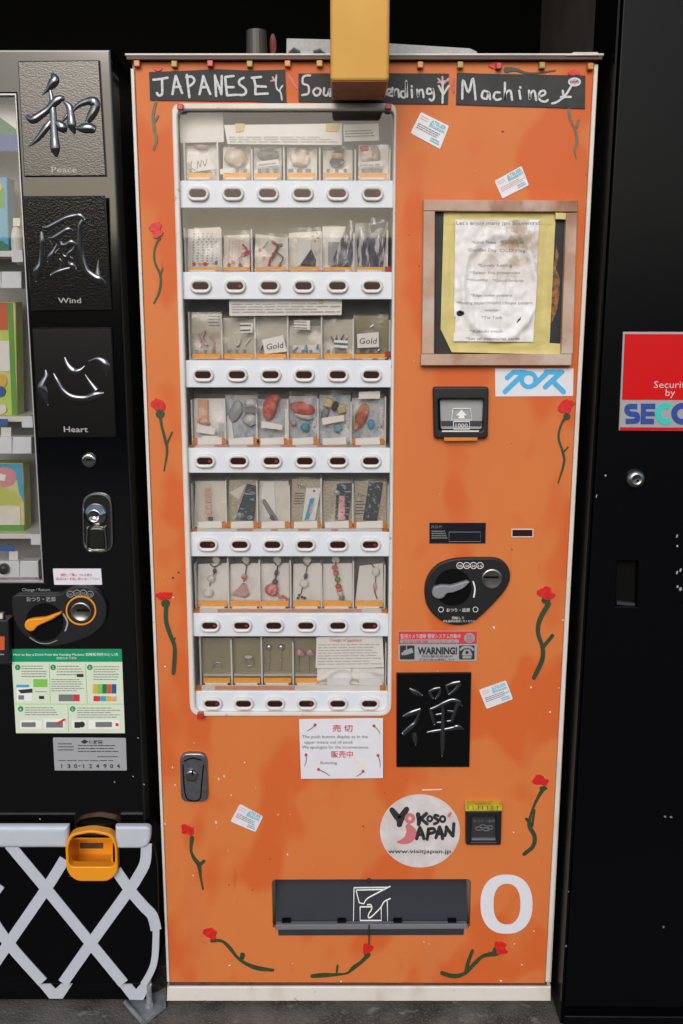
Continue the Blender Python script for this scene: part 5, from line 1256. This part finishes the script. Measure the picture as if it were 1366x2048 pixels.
# ---- shelf 7
B6 = zb[6]
jew = ['olive box with a thin silver ring lying on its side', 'olive box with a silver ring set with a stone', 'olive box with two dangling silver ball earrings', 'olive box with pinkish crystal drop earrings']
for c, lb in enumerate(jew):
    t, x0, x1, y0, y1 = souvenir(6, c, 'jewellery_box', lb, 'jewellery')
    card(t, [(x0 - 1, 1276), (x1 + (2 if c < 3 else 0), 1276), (x1 + (2 if c < 3 else 0), B6), (x0 - 1, B6)], 'paper_olive')
    if c == 0: mesh('ring', join(relief([(424, 1322, 1.6), (427, 1330, 1.8), (424, 1338, 1.4)], YI, .9), relief([(p[0], p[1], .8) for p in ell(436, 1331, 8, 6, 14)] + [(444, 1331, .8)], YI, .9, n=2)), 'gem_silver', t, True)
    if c == 1: mesh('ring', relief([(p[0], p[1], 1) for p in ell(499, 1324, 9, 8, 16)] + [(508, 1324, 1)], YI, .9, n=2), 'gem_silver', t, True); mesh('stone', blob(498, 1314, 8, 4, YI - .003, .004), 'rice_white', t, True)
    if c == 2:
        for x in (538, 562): mesh('earring', join(blob(x, 1294, 7, 6, YI - .002, .005), relief([(x, 1298, 1.2), (x + 1, 1320, .9), (x - 1, 1342, .9)], YI, .9), blob(x, 1322, 2, 3, YI - .001, .002)), 'gem_silver', t, True)
    if c == 3:
        for x in (599, 619): mesh('earring', join(blob(x, 1305, 7, 7, YI - .002, .005, 0, .3, x), blob(x + 5, 1308, 5, 5, YI, .004, 0, .3, x + 1)), 'bead_pink', t, True); mesh('wire', relief([(x, 1310, 1), (x - 1, 1330, .9), (x, 1350, .9)], YI, .9), 'gem_silver', t, True)
    mesh('inner_ledge', plate(rc(x0 + 2, 1348, x1 - 1, 1352), YI - .006, YC - .001), 'paper_tan', t)
    mesh('lid', sheet([(x0, 1276), (x1 + 1, 1276), (x1 + 1, y1 - 8), (x0, y1 - 8)], YF, 2, 2, 0), 'film', t)
for c, lb in ((4, 'crumpled white tissue packet under the red-titled sheet'), (5, 'folded white tissue packet at the end of the bottom shelf')):
    t, x0, x1, y0, y1 = souvenir(6, c, 'tissue_packet', lb, 'packet')
    mesh('packet', sheet([(x0 - 2, 1336), (x1 - 1, 1335), (x1 - 1, 1371), (x0 - 2, 1371)], .030, 26, 16, .010, 60 + c), 'paper', t, True)
    mesh('slip', plate(rc(x0 + 18, 1357, x1 - 4, 1370), .021, .0215), 'sticker_white', t)
# ================================================================== DRINKS VENDING MACHINE (black, left)
YL = -.001
L = thing('drinks_vending_machine', 'glossy black drinks vending machine with kanji plaques and white lattice on its lower guard', 'vending machine', (Q(0, 1999).x - .25, .3, 0))
wr_ = lambda y: 30 + (85 - 30) * (y - 190) / (1162 - 190)
wh = [(-300, 190), (wr_(190), 190), (wr_(1162), 1162), (-300, 1162)]
body = [(-520, 97), (222, 97), (290, 1660), (-440, 1660)]
mesh('front', plate(body, YL, YL + .05, holes=[wh], bev=.005), 'black_gloss', L)
xs0, xs1 = Q(-500, 100).x, Q(220, 97).x
zt_ = Q(100, 97).z; zm_ = Q(100, 1660).z
mesh('cabinet', join(box(xs1 - .09, xs1 - .001, YL + .05, .62, .05, zt_ - .001), box(xs0, xs1 - .091, .16, .62, .05, zt_ - .001), box(xs0, xs1 - .091, YL + .05, .16, .05, Q(100, 1170).z), box(xs0, xs1 - .091, YL + .05, .16, Q(100, 188).z, zt_ - .001)), 'black_side', L)
mesh('window_trim', plate([(-305, 187), (wr_(187) + 2, 187), (wr_(1165) + 2, 1165), (-300, 1165)], YL - .002, YL + .004, holes=[wh]), 'sign_silver', L)
mesh('bay_back', box(Q(-280, 600).x, Q(90, 600).x + .02, .150, .156, Q(0, 1170).z, Q(0, 180).z), 'interior_grey', L)
mesh('bay_side', plate([(wr_(190) + .5, 190), (wr_(190) + 6, 190), (wr_(1162) + 6, 1162), (wr_(1162) + .5, 1162)], YL + .051, .15), 'interior_side', L)
mesh('bay_ceiling', box(Q(-280, 190).x, Q(wr_(190), 190).x, YL + .05, .15, Q(0, 189).z, Q(0, 187).z), 'white_plastic', L)
mesh('window_pane', sheet([(-290, 190), (wr_(190), 190), (wr_(1162), 1162), (-290, 1162)], YL + .008, 1, 1, 0), 'glass', L)
for ys, x1, in ((502, 22), (832, 42), (1066, 60)):
    q = Q(x1, ys, .05); a = Q(-250, ys, .05).x
    mesh('shelf', box(a, Q(x1 + 16, ys, .05).x, .045, .149, q.z - .010, q.z), 'white_plastic', L)
    mesh('shelf_bracket', box(Q(x1 + 2, ys, .04).x, Q(x1 + 24, ys, .04).x, .036, .044, q.z - .020, q.z + .001), 'selector_white', L)
for y0, y1, xs in ((543, 577, (-60, 2, 43)), (874, 908, (-60, 24, 63)), (1122, 1156, (-60, 39, 77))):
    for a, b in zip(xs, xs[1:]):
        mesh('price_block', plate([(a + .6, y0), (b - .6, y0), (b, y1), (a, y1)], .020, .044, bev=.002), 'selector_white', L)
for x, y, a, b in ((-30, 838, 15, 853), (-30, 1092, 28, 1102)):
    mesh('price_tag', plate(rc(x, y, a, b), .030, .032), 'pack_navy', L)
mesh('tag_holder', plate(rc(2, 855, 22, 874), .030, .034), 'white_plastic', L)
mesh('tag_holder', plate(rc(18, 1103, 36, 1122), .030, .034), 'white_plastic', L)
mesh('button', lathe(2, 1142, [(9, .008), (10, .010), (11, .021)]), 'black_plastic', L, True)
# drinks on show
def pack(label, x0, x1, y0, y1, layers, name='drink_carton', cat='carton'):
    Yp = .07; t = thing(name, label, cat, tuple(Q((x0 + x1) / 2, y1, Yp)), 'display packs in the drinks machine')
    mesh('pack', plate(rnd([(x0, y0), (x1 - 4, y0), (x1, y1), (x0, y1)], 3), Yp, Yp + .04, bev=.002), layers[0], t)
    for k, (m, pts) in enumerate(layers[1:]): mesh('printed_panel', plate(pts, Yp - .0006 * (k + 1), Yp - .0002), m, t)
    return t
t = thing('scenery_poster', 'white poster with green hill and blue sea inside the black machine', 'poster', tuple(Q(0, 300, .05)))
mesh('sheet', plate([(-150, 192), (29, 192), (36, 303), (-150, 303)], .05, .052), 'paper', t)
mesh('hill', plate([(-150, 225), (-20, 225), (0, 235), (16, 246), (31, 258), (33, 272), (-150, 272)], .0485, .0498), 'pack_dark_green', t)
mesh('sea', plate([(-150, 269), (33, 269), (35, 302), (-150, 302)], .0475, .0484), 'pack_navy', t)
pack('pale blue drink pack with a green base on the upper shelf of the black machine', -60, 18, 354, 502, ['pack_blue', ('pack_green', [(-60, 380), (8, 378), (9, 415), (-60, 415)]), ('pack_dark_green', [(-60, 478), (4, 482), (16, 490), (17, 500), (-60, 500)]), ('pack_yellow', ell(-2, 374, 7, 8, 14))])
t = thing('clear_bottle', 'clear plastic bottle shape at the edge of the upper shelf in the black machine', 'bottle', tuple(Q(35, 530, .09)))
mesh('bottle', lathe(36, 490, [(1, .062), (9, .066), (11, .075), (11, .100), (9, .108)], .08, 14, 1, 3.6), 'acrylic', t, True)
mesh('cap', plate(rc(26, 436, 40, 452), .068, .1), 'white_plastic', t)
pack('tall carton with orange top and green edge on the middle shelf of the black machine', -70, 35, 604, 832, ['bottle_pack', ('pack_orange', [(-70, 606), (15, 606), (16, 660), (-70, 660)]), ('pack_green', [(15, 606), (25, 606), (34, 830), (24, 830)]), ('paper_warm', [(-70, 682), (18, 682), (20, 742), (-70, 742)]), ('pack_yellow', ell(2, 762, 12, 14, 16)), ('pack_navy', ell(0, 783, 11, 11, 16)), ('paper_cream', ell(3, 818, 10, 10, 14))])
pack('short pack with pink cloud and blue sky on the lower shelf of the black machine', -70, 50, 926, 1064, ['snack_pack', ('pack_blue', [(-70, 928), (44, 928), (47, 1005), (38, 985), (34, 960), (-70, 960)]), ('pack_pink', ell(8, 954, 25, 20, 20)), ('paper_cream', [(-70, 1012), (40, 1012), (41, 1050), (-70, 1050)]), ('pack_green', [(-70, 1052), (48, 1050), (49, 1064), (-70, 1064)]), ('paper', [(-6, 946), (12, 950), (10, 962), (-8, 960)])], 'drink_pouch', 'pouch')

# lower guard with lattice
gd = rnd([(-470, 1672), (300, 1668), (314, 1720), (318, 1850), (306, 1968), (-430, 1968)], [4, 30, 60, 60, 30, 4])
YG = -.022
c5 = rnd([(130, 1690), (140, 1668), (182, 1660), (224, 1668), (234, 1690), (236, 1745), (218, 1763), (152, 1763), (133, 1745)], 15)
c5i = rnd([(136, 1692), (145, 1673), (182, 1666), (219, 1673), (229, 1692), (230, 1734), (138, 1734)], 12)
mesh('guard', plate(gd, YG, .05, holes=[rc(139, 1676, 226, 1752)], bev=.003), 'black_satin', L)
mesh('kick_plate', plate([(-430, 1967), (300, 1968), (296, 1999), (-425, 1999)], YG + .010, .05, bev=.0006), 'black_satin', L)
g = lambda p: cr(p, 0, 1600, 2.97)
nb = [0]
def bar(pts, y=YG, w_=32):
    nb[0] += 1; y -= .00012 * nb[0]
    mesh('lattice_bar', ribbon([(a, b, w_ / 2.97) for a, b in g(pts)], y - .0004, .0016, cap=False, smooth=len(pts) > 2), 'lattice_grey', L)
bar([(56, 262), (275, 525), (540, 850), (735, 1088)]); bar([(-330, 285), (-90, 640), (52, 850), (255, 1080)]); bar([(384, 350), (275, 525), (52, 850), (-110, 1085)]); bar([(870, 258), (862, 370), (810, 470), (770, 530), (540, 850), (375, 1086)])
bar([(690, 415), (770, 530), (850, 625), (905, 685), (928, 770)]); bar([(928, 755), (922, 920), (900, 1010), (852, 1095)], w_=20); bar([(-330, 1085), (-90, 640), (0, 500)])
yk_ = YG + .010
for v_ in ([(222, 1092), (300, 1092), (330, 1122), (362, 1092), (432, 1090), (372, 1180), (293, 1180)], [(700, 1094), (782, 1094), (808, 1125), (835, 1094), (902, 1094), (850, 1188), (770, 1186)]):
    mesh('lattice_bar', plate(g(v_), yk_ - .0016, yk_ + .0002), 'lattice_grey', L)
mesh('bumper', plate([(-500, 1654), (136, 1654), (136, 1698), (-500, 1698)], YG - .010, YG + .004, bev=.0095), 'lattice_grey', L)
mesh('bumper', plate(rnd([(230, 1654), (302, 1654), (299, 1698), (230, 1698)], [0, 12, 22, 0]), YG - .010, YG + .004, bev=.006), 'lattice_grey', L)
# change cup
o = mesh('change_cup', plate(c5, YG - .016, YG + .004, holes=[c5i], bev=.0025), 'orange_plastic', L, label='bright orange coin return cup')
mesh('cup_well', join(plate(rc(140, 1677, 225, 1751), .040, .044), plate(rc(139.5, 1677, 142, 1751), YG + .0045, .040), plate(rc(223, 1677, 225.5, 1751), YG + .0045, .040), plate(rc(142.2, 1676.5, 222.8, 1678.5), YG + .0045, .040), plate(rc(142.2, 1740, 222.8, 1751), YG + .0045, .040, bev=.003)), 'orange_plastic', o)
mesh('cup_shade', plate(rc(160, 1686, 206, 1697), .039, .0398), 'rust_and_shade', o)  # brown patch painting the shading at the top of the cup's hollow
# levelling foot
pf = [G(*p, .010) for p in g([(738, 1192), (850, 1328), (985, 1218), (985, 1110), (930, 1140)])]
pb = [Vector((p.x, p.y, .003)) for p in pf]
n_ = len(pf)
o = mesh('levelling_foot', ([tuple(p) for p in pf + pb], [tuple(range(n_ - 1, -1, -1)), tuple(range(n_, 2 * n_))] + [(i, (i + 1) % n_, n_ + (i + 1) % n_, n_ + i) for i in range(n_)]), 'galvanised', L)
q = G(*g([(888, 1225)])[0], .010)
mesh('bolt', join(tube([(q.x, q.y, .008), (q.x, q.y, .020)], .009, 6), tube([(q.x, q.y, .018), (q.x, q.y, .10)], .006, 12)), 'galvanised', o)
q0, q1 = G(*g([(745, 1200)])[0], .010), G(*g([(850, 1322)])[0], .010)
mesh('foot_flange', tube([tuple(q0), tuple(q1)], .005, 8), 'galvanised', o)
# locks, handle
mesh('key_lock', lathe(179, 920, [(10, YL - .007), (12.5, YL - .0065), (14.5, YL - .004), (15, YL + .001)]), 'chrome', L, True)
mesh('key_slit', plate(rc(172, 917.5, 183, 920.5), YL - .009, YL - .006), 'slot_dark', L)
c9 = lambda p: cr(p, 0, 880, 3.595)
hq = rnd(c9([(585, 385), (800, 385), (812, 810), (596, 810)]), [30, 30, 22, 22], 8)
hi_ = rnd(c9([(600, 402), (788, 402), (800, 795), (610, 795)]), [26, 26, 19, 19], 8)
o = mesh('door_handle', plate(hq, YL - .008, YL + .002, holes=[hi_], bev=.003), 'chrome', L, label='chrome oblong door handle with round lock')
mesh('handle_well', plate(hi_, YL - .003, YL + .001), 'chrome_dark', o)
mesh('lock_collar', lathe(*c9([(692, 535)])[0], [(9, YL - .012), (10, YL - .017), (14, YL - .016), (16, YL - .009), (21, YL - .008), (23, YL - .003)]), 'chrome', o, True)
mesh('grip', plate(rnd(c9([(640, 630), (745, 630), (760, 785), (640, 785)]), 8), YL - .010, YL - .003, bev=.003), 'chrome_dark', o)
mesh('grip_rim', join(ribbon([(a, b, 1.2) for a, b in c9([(632, 630), (632, 780), (690, 795), (765, 780), (755, 625)])], YL - .0035, .006)), 'chrome', o)
# white advice sticker
o = mesh('advice_sticker', plate(c9([(380, 925), (726, 925), (734, 1041), (390, 1041)]), YL - .001, YL), 'sticker_white', L)
mesh('red_print', join(text_vf('連続して購入', *c9([(435, 978)])[0], 6, YL - .001, 34), text_vf('本毎に取り出', *c9([(500, 1006)])[0], 5.5, YL - .001, 34)), 'ink_red', o)
mesh('black_print', join(text_vf('される場合、', *c9([(568, 978)])[0], 5.5, YL - .001, 28), text_vf('商品は1', *c9([(402, 1006)])[0], 5.5, YL - .001, 24), text_vf('して下さい。', *c9([(632, 1006)])[0], 5.5, YL - .001, 24)), 'ink_grey', o)
# coin plate
cp = c9([(85, 1130), (110, 1112), (430, 1110), (480, 1075), (560, 1048), (640, 1055), (720, 1100), (765, 1180), (770, 1260), (740, 1340), (640, 1420), (500, 1465), (360, 1490), (230, 1450), (140, 1380), (95, 1290), (80, 1180)])
o = mesh('coin_plate', plate(rnd(cp, 12), YL - .010, YL + .001, bev=.003), 'black_plastic', L, label='black coin plate with orange lever and orange ring')
mesh('dial_recess', plate(ell(*c9([(320, 1310)])[0], 38, 38, 28), YL - .0108, YL - .0098), 'slot_dark', o)
lv = c9([(172, 1330), (185, 1298), (230, 1285), (320, 1278), (430, 1240), (440, 1250), (380, 1290), (290, 1330), (262, 1345), (245, 1372), (215, 1380), (182, 1362)])
mesh('return_lever', plate(rnd(lv, 4), YL - .020, YL - .009, bev=.003), 'orange_plastic', o)
cx, cy = c9([(583, 1225)])[0]
mesh('orange_ring', ribbon([(p[0], p[1]) for p in ell(cx, cy, 29, 28, 36)] + [(cx + 29, cy)], YL - .0102, .0012, 1.5, n=1, cap=False), 'orange_plastic', o)
mesh('coin_entry', lathe(cx + 3, cy, [(16, YL - .0115), (20, YL - .014), (21, YL - .012), (21.5, YL - .009)]), 'steel', o, True)
mesh('coin_slot', plate(rc(cx - 9, cy - 1.5, cx + 17, cy + 2), YL - .0150, YL - .0112), 'slot_dark', o)
pr = [text_vf('おつり・返却', *c9([(192, 1158)])[0], 9.5, YL - .0102, 58, bold=.015), ribbon([(a, b, 1.6) for a, b in c9([(455, 1250), (485, 1310), (470, 1370)])], YL - .0102, .0006)]
pr += [ribbon([(a, b, .7) for a, b in c9([(215, 1420), (280, 1458), (350, 1462), (410, 1440)])], YL - .0102, .0005)]
for k, (x, s) in enumerate(((505, '500'), (552, '100'), (600, '50'), (648, '10'))):
    a, b = c9([(x, 1108 - (k in (1, 2)) * 8)])[0]
    pr += [ribbon([(p[0], p[1]) for p in ell(a, b, 6.6, 6.2, 14)] + [(a + 6.6, b)], YL - .0104, .0004, .6, n=1, cap=False), text_vf(s, a, b + 3, 5, YL - .0103, 8, 'C')]
meshes('coin_plate_print', pr, 'phone_grey', o)
mesh('panel_print', text_vf('Change / Return', *c9([(160, 1086)])[0], 6.5, YL - .0004, 56), 'phone_grey', L)
# bill reader cut by the picture edge
o = mesh('bill_reader', plate(rnd([(-90, 1240), (17, 1240), (19, 1330), (-90, 1330)], 5), YL - .016, YL + .001, bev=.003), 'black_plastic', L)
mesh('orange_mark', plate(rc(-60, 1273, 9, 1300), YL - .0168, YL - .0158), 'pack_orange', o)
mesh('tan_mark', plate(rc(-60, 1228, 5, 1239), YL - .008, YL), 'paper_tan', o)
mesh('white_mark', plate(rc(-60, 1308, 8, 1310), YL - .0168, YL - .0158), 'phone_grey', o)
# green how-to sheet
c10 = lambda p: cr(p, 0, 1280, 3.595)
hq = c10([(80, 66), (875, 66), (898, 670), (115, 670)])
o = mesh('howto_sheet', plate(hq, YL - .001, YL), 'pale_green', L, label='pale green illustrated how-to-buy sheet')
mesh('green_header', plate(c10([(80, 66), (875, 66), (878.5, 157), (85, 157)]), YL - .0016, YL - .0008), 'green_header', o)
mesh('header_text', join(text_vf('How to Buy a Drink from the Vending Machine 自動販売機の使い方', *c10([(97, 112)])[0], 6, YL - .0017, 210, bold=.01), text_vf('使用方法 사용법', *c10([(478, 136)])[0], 4.5, YL - .0017, 40, 'C')), 'paper', o)
dots = [(127, 197, '1'), (382, 197, '2'), (645, 197, '3'), (148, 496, '4'), (522, 496, '5')]
meshes('number_dot', [plate(ell(*c10([(x, y)])[0], 5.6, 5.6, 14), YL - .0016, YL - .0008) for x, y, s in dots], 'green_header', o)
mesh('number_text', join(*[text_vf(s, c10([(x, y)])[0][0], c10([(x, y)])[0][1] + 3, 6, YL - .0017, None, 'C') for x, y, s in dots]), 'paper', o)
def wl_(x0, y0, x1, y1, n, sd): return word_lines(c10([(x0, y0), (x1, y0), (x1, y1), (x0, y1)]), n, YL - .001, fill=.28, seed=sd)
meshes('fine_print', (wl_(155, 178, 335, 270, 5, 1), wl_(410, 178, 600, 258, 4, 2), wl_(370, 275, 605, 372, 6, 3), wl_(672, 182, 855, 292, 6, 4), wl_(180, 478, 430, 545, 4, 5), wl_(555, 480, 865, 562, 5, 6), wl_(255, 362, 340, 380, 1, 7)), 'ink_grey', o)
def pn(m, *rs): mesh('printed_picture', join(*[plate(c10([(a, b), (c, b), (c, d), (a, d)]), YL - .0016 - .0003 * (k % 2), YL - .0009) for k, (a, b, c, d) in enumerate(rs)]), m, o)
pn('leaf_green', (240, 282, 340, 338)); pn('pack_blue', (118, 322, 208, 340)); pn('paper', (120, 345, 230, 440)); pn('paper', (145, 580, 300, 640), (315, 572, 465, 640)); pn('paper', (520, 580, 620, 640), (636, 580, 860, 640))
mesh('picture_dark', join(plate(c10([(130, 360), (230, 350), (232, 378), (150, 384)]), YL - .0026, YL - .002), plate(c10([(552, 246), (598, 246), (598, 266), (552, 266)]), YL - .0026, YL - .0009), plate(c10([(280, 404), (315, 404), (315, 424), (280, 424)]), YL - .0026, YL - .0009), plate(ell(*c10([(588, 608)])[0], 6, 6, 14), YL - .0026, YL - .002), plate(c10([(535, 590), (575, 590), (575, 632), (535, 632)]), YL - .0024, YL - .002)), 'ink_black', o)
mesh('picture_grey', join(plate(c10([(155, 592), (255, 592), (255, 626), (155, 626)]), YL - .0024, YL - .002), plate(c10([(332, 590), (452, 590), (452, 630), (332, 630)]), YL - .0024, YL - .002), plate(c10([(686, 590), (804, 590), (804, 626), (686, 626)]), YL - .0024, YL - .002), plate(c10([(132, 398), (172, 398), (172, 428), (132, 428)]), YL - .0024, YL - .002), plate(c10([(422, 392), (530, 392), (530, 440), (422, 440)]), YL - .0016, YL - .0009)), 'ink_grey', o)
mesh('picture_red', join(plate(c10([(530, 392), (572, 392), (572, 440), (530, 440)]), YL - .0016, YL - .0009), ribbon([(a, b, 2) for a, b in c10([(410, 600), (462, 572)])], YL - .0024, .0006, smooth=False), plate(c10([(830, 598), (852, 598), (852, 620), (830, 620)]), YL - .0024, YL - .002), plate(c10([(672, 404), (720, 404), (720, 440), (672, 440)]), YL - .0016, YL - .0009)), 'ink_red', o)
for k, m in enumerate(('pack_yellow', 'leaf_green', 'pack_dark_green', 'pack_orange', 'pack_navy')):
    pn(m, (668 + k * 34, 318, 700 + k * 34, 385))
pn('pack_blue', (722, 404, 762, 440)); pn('pack_yellow', (764, 404, 800, 440)); pn('salmon', (802, 404, 838, 440))
mesh('ruled_line', join(*[ribbon(c10(p), YL - .001, .0005, .4, smooth=False, cap=False) for p in ([(355, 170), (362, 455)], [(614, 170), (628, 455)], [(100, 460), (885, 460)], [(488, 465), (494, 660)])]), 'leaf_green', o)
# silver owner sticker
o = mesh('owner_sticker', plate(rnd(c10([(380, 702), (904, 705), (912, 938), (393, 938)]), 2), YL - .001, YL), 'sticker_silver', L, label='silver owner sticker with handwritten number')
nums = []
for s, x in zip('130124904', (445, 497, 545, 602, 652, 703, 757, 803, 852)):
    nums.append(text_vf(s, *c10([(x, 920)])[0], 9, YL - .001, None if s == '1' else 6.5, 'C', bold=.02))
nums.append(ribbon(c10([(566, 905), (578, 904)]), YL - .001, .0005, .8, smooth=False))
mesh('sticker_print', join(*nums, text_vf('伊藤園', *c10([(640, 745)])[0], 7.5, YL - .001, 27, bold=.02), plate(c10([(580, 732), (608, 716), (635, 732), (608, 748)]), YL - .0016, YL - .0008), wl_(415, 735, 530, 800, 3, 11), wl_(560, 748, 850, 810, 3, 12), wl_(700, 828, 865, 848, 1, 13), wl_(420, 858, 870, 875, 1, 14)), 'ink_black', o)
# scuffs
for x, y in ((276, 1476), (229, 1564), (266, 1553), (80, 1638), (288, 1569)):
    mesh('scuff', plate(ell(x, y, 2.2, .9, 7, .6), YL - .0004, YL), 'phone_grey', L)

# ================================================================== BLACK CABINET (right)
YR = -.05
C = thing('black_cabinet', 'matt black metal cabinet with round lock and recessed pull beside the orange machine', 'cabinet', (Q(1366, 2030).x + .1, .2, 0))
dq = [(1256, -160), (1900, -160), (1600, 2016), (1129, 2014)]
rq = [(1234, 1122), (1277, 1122), (1275, 1214), (1231, 1213)]
mesh('door', plate(dq, YR, YR + .02, holes=[rq], bev=.0022), 'black_satin', C)
bq = [(1252, -160), (1900, -160), (1600, 2052), (1122, 2052)]
mesh('carcass', plate([(1247, -160), (1251, -160), (1125, 2050), (1121, 2050)], YR + .004, .108, yref=YR), 'black_satin', C)
mesh('carcass_back', plate(bq, YR + .045, .108, yref=YR), 'black_side', C)
mesh('plinth', plate([(1127, 2024), (1600, 2027), (1600, 2075), (1124, 2072)], YR - .012, YR + .04, bev=.003, yref=YR), 'black_satin', C)
mesh('recess_pull', plate(rq, YR + .018, YR + .021), 'slot_dark', C)
mesh('pull_lip', plate([(1234, 1203), (1270, 1207), (1270, 1212), (1234, 1209)], YR + .008, YR + .017), 'charcoal', C)
o = mesh('door_lock', lathe(1269.5, 957, [(6, YR - .010), (8, YR - .014), (13, YR - .013), (17.5, YR - .009), (19.5, YR - .003), (19.5, YR + .001)], YR), 'steel', C, True)
mesh('keyhole', plate(ell(1272, 960, 3, 3, 10), YR - .0118, YR - .0098, yref=YR), 'slot_dark', o)
for x, y, a, b in ((1354, 1072, 1.6, 4), (1354.5, 1092, 2.2, 2.4), (1354, 1145, 2, 4), (1361, 1140, 2, 4), (1355, 1173, 2, 3), (1361, 1178, 3, 4), (1327, 1854, 2, 2.4), (1132, 1892, 1.6, 2.4), (1137, 1783, 1.4, 1.4), (1330, 1633, 3, 2), (1342, 1634, 3, 2), (1211, 951, 2.2, 2), (1193, 992, 1, 4)):
    mesh('scuff', plate(ell(x, y, a, b, 7, .3), YR - .0004, YR, yref=YR), 'phone_grey' if y < 1300 else 'ink_grey', C)
# ---- security sign
s12 = lambda p: cr(p, 1100, 400, 4.098)
T = thing('security_sign', 'red and silver security company sign on the black cabinet door', 'sign', tuple(Q(1340, 862, YR)))
mesh('sign_plate', plate(s12([(600, 1080), (1400, 1082), (1385, 1895), (565, 1890)]), YR - .003, YR, bev=.0006), 'sign_silver', T)
mesh('red_field', plate(s12([(613, 1098), (1385, 1100), (1372, 1640), (590, 1638)]), YR - .0036, YR - .0028), 'sign_red', T)
mesh('red_footer', plate(s12([(575, 1862), (1372, 1866), (1372, 1890), (573, 1888)]), YR - .0036, YR - .0028), 'sign_red', T)
mesh('white_lettering', join(text_vf('Security', *s12([(850, 1540)])[0], 14, YR - .0037, 72), text_vf('by', *s12([(945, 1605)])[0], 14, YR - .0037, 19)), 'pink_print', T)
stn = [0]
def st(pts, w_=22):
    stn[0] += 1
    return ribbon(s12(pts), YR - .0034 - .0001 * stn[0], .0006, w_ / 4.098, smooth=False, cap=False)
meshes('blue_letter', (st([(715, 1692), (650, 1692)]), ribbon([(a, b, 22 / 4.098) for a, b in s12([(655, 1692), (635, 1700), (632, 1730), (655, 1752), (690, 1755)])], YR - .00325, .0006, cap=False), ribbon([(a, b, 22 / 4.098) for a, b in s12([(680, 1754), (712, 1762), (715, 1800), (695, 1812), (620, 1814)])], YR - .0033, .0006, cap=False),
     st([(745, 1690), (862, 1690)]), st([(768, 1670), (762, 1836)], 20), st([(745, 1752), (856, 1752)], 18), st([(745, 1814), (852, 1814)]),
     ribbon([(a, b, 24 / 4.098) for a, b in s12([(p[0], p[1]) for p in ell(1085, 1752, 68, 66, 28)] + [(1153, 1752)])], YR - .0032, .0006, n=1, cap=False),
     st([(1190, 1836), (1190, 1670)]), st([(1185, 1690), (1330, 1690)]), st([(1258, 1700), (1258, 1836)]), st([(1325, 1680), (1325, 1836)])), 'logo_blue', T)
arc = [(945 + 60 * math.cos(a), 1752 + 66 * math.sin(a)) for a in [R(50 + 26 * k) for k in range(11)]]
mesh('teal_letter', ribbon([(a, b, 24 / 4.098) for a, b in s12(arc)], YR - .0036, .0006, n=2, cap=False), 'logo_teal', T)
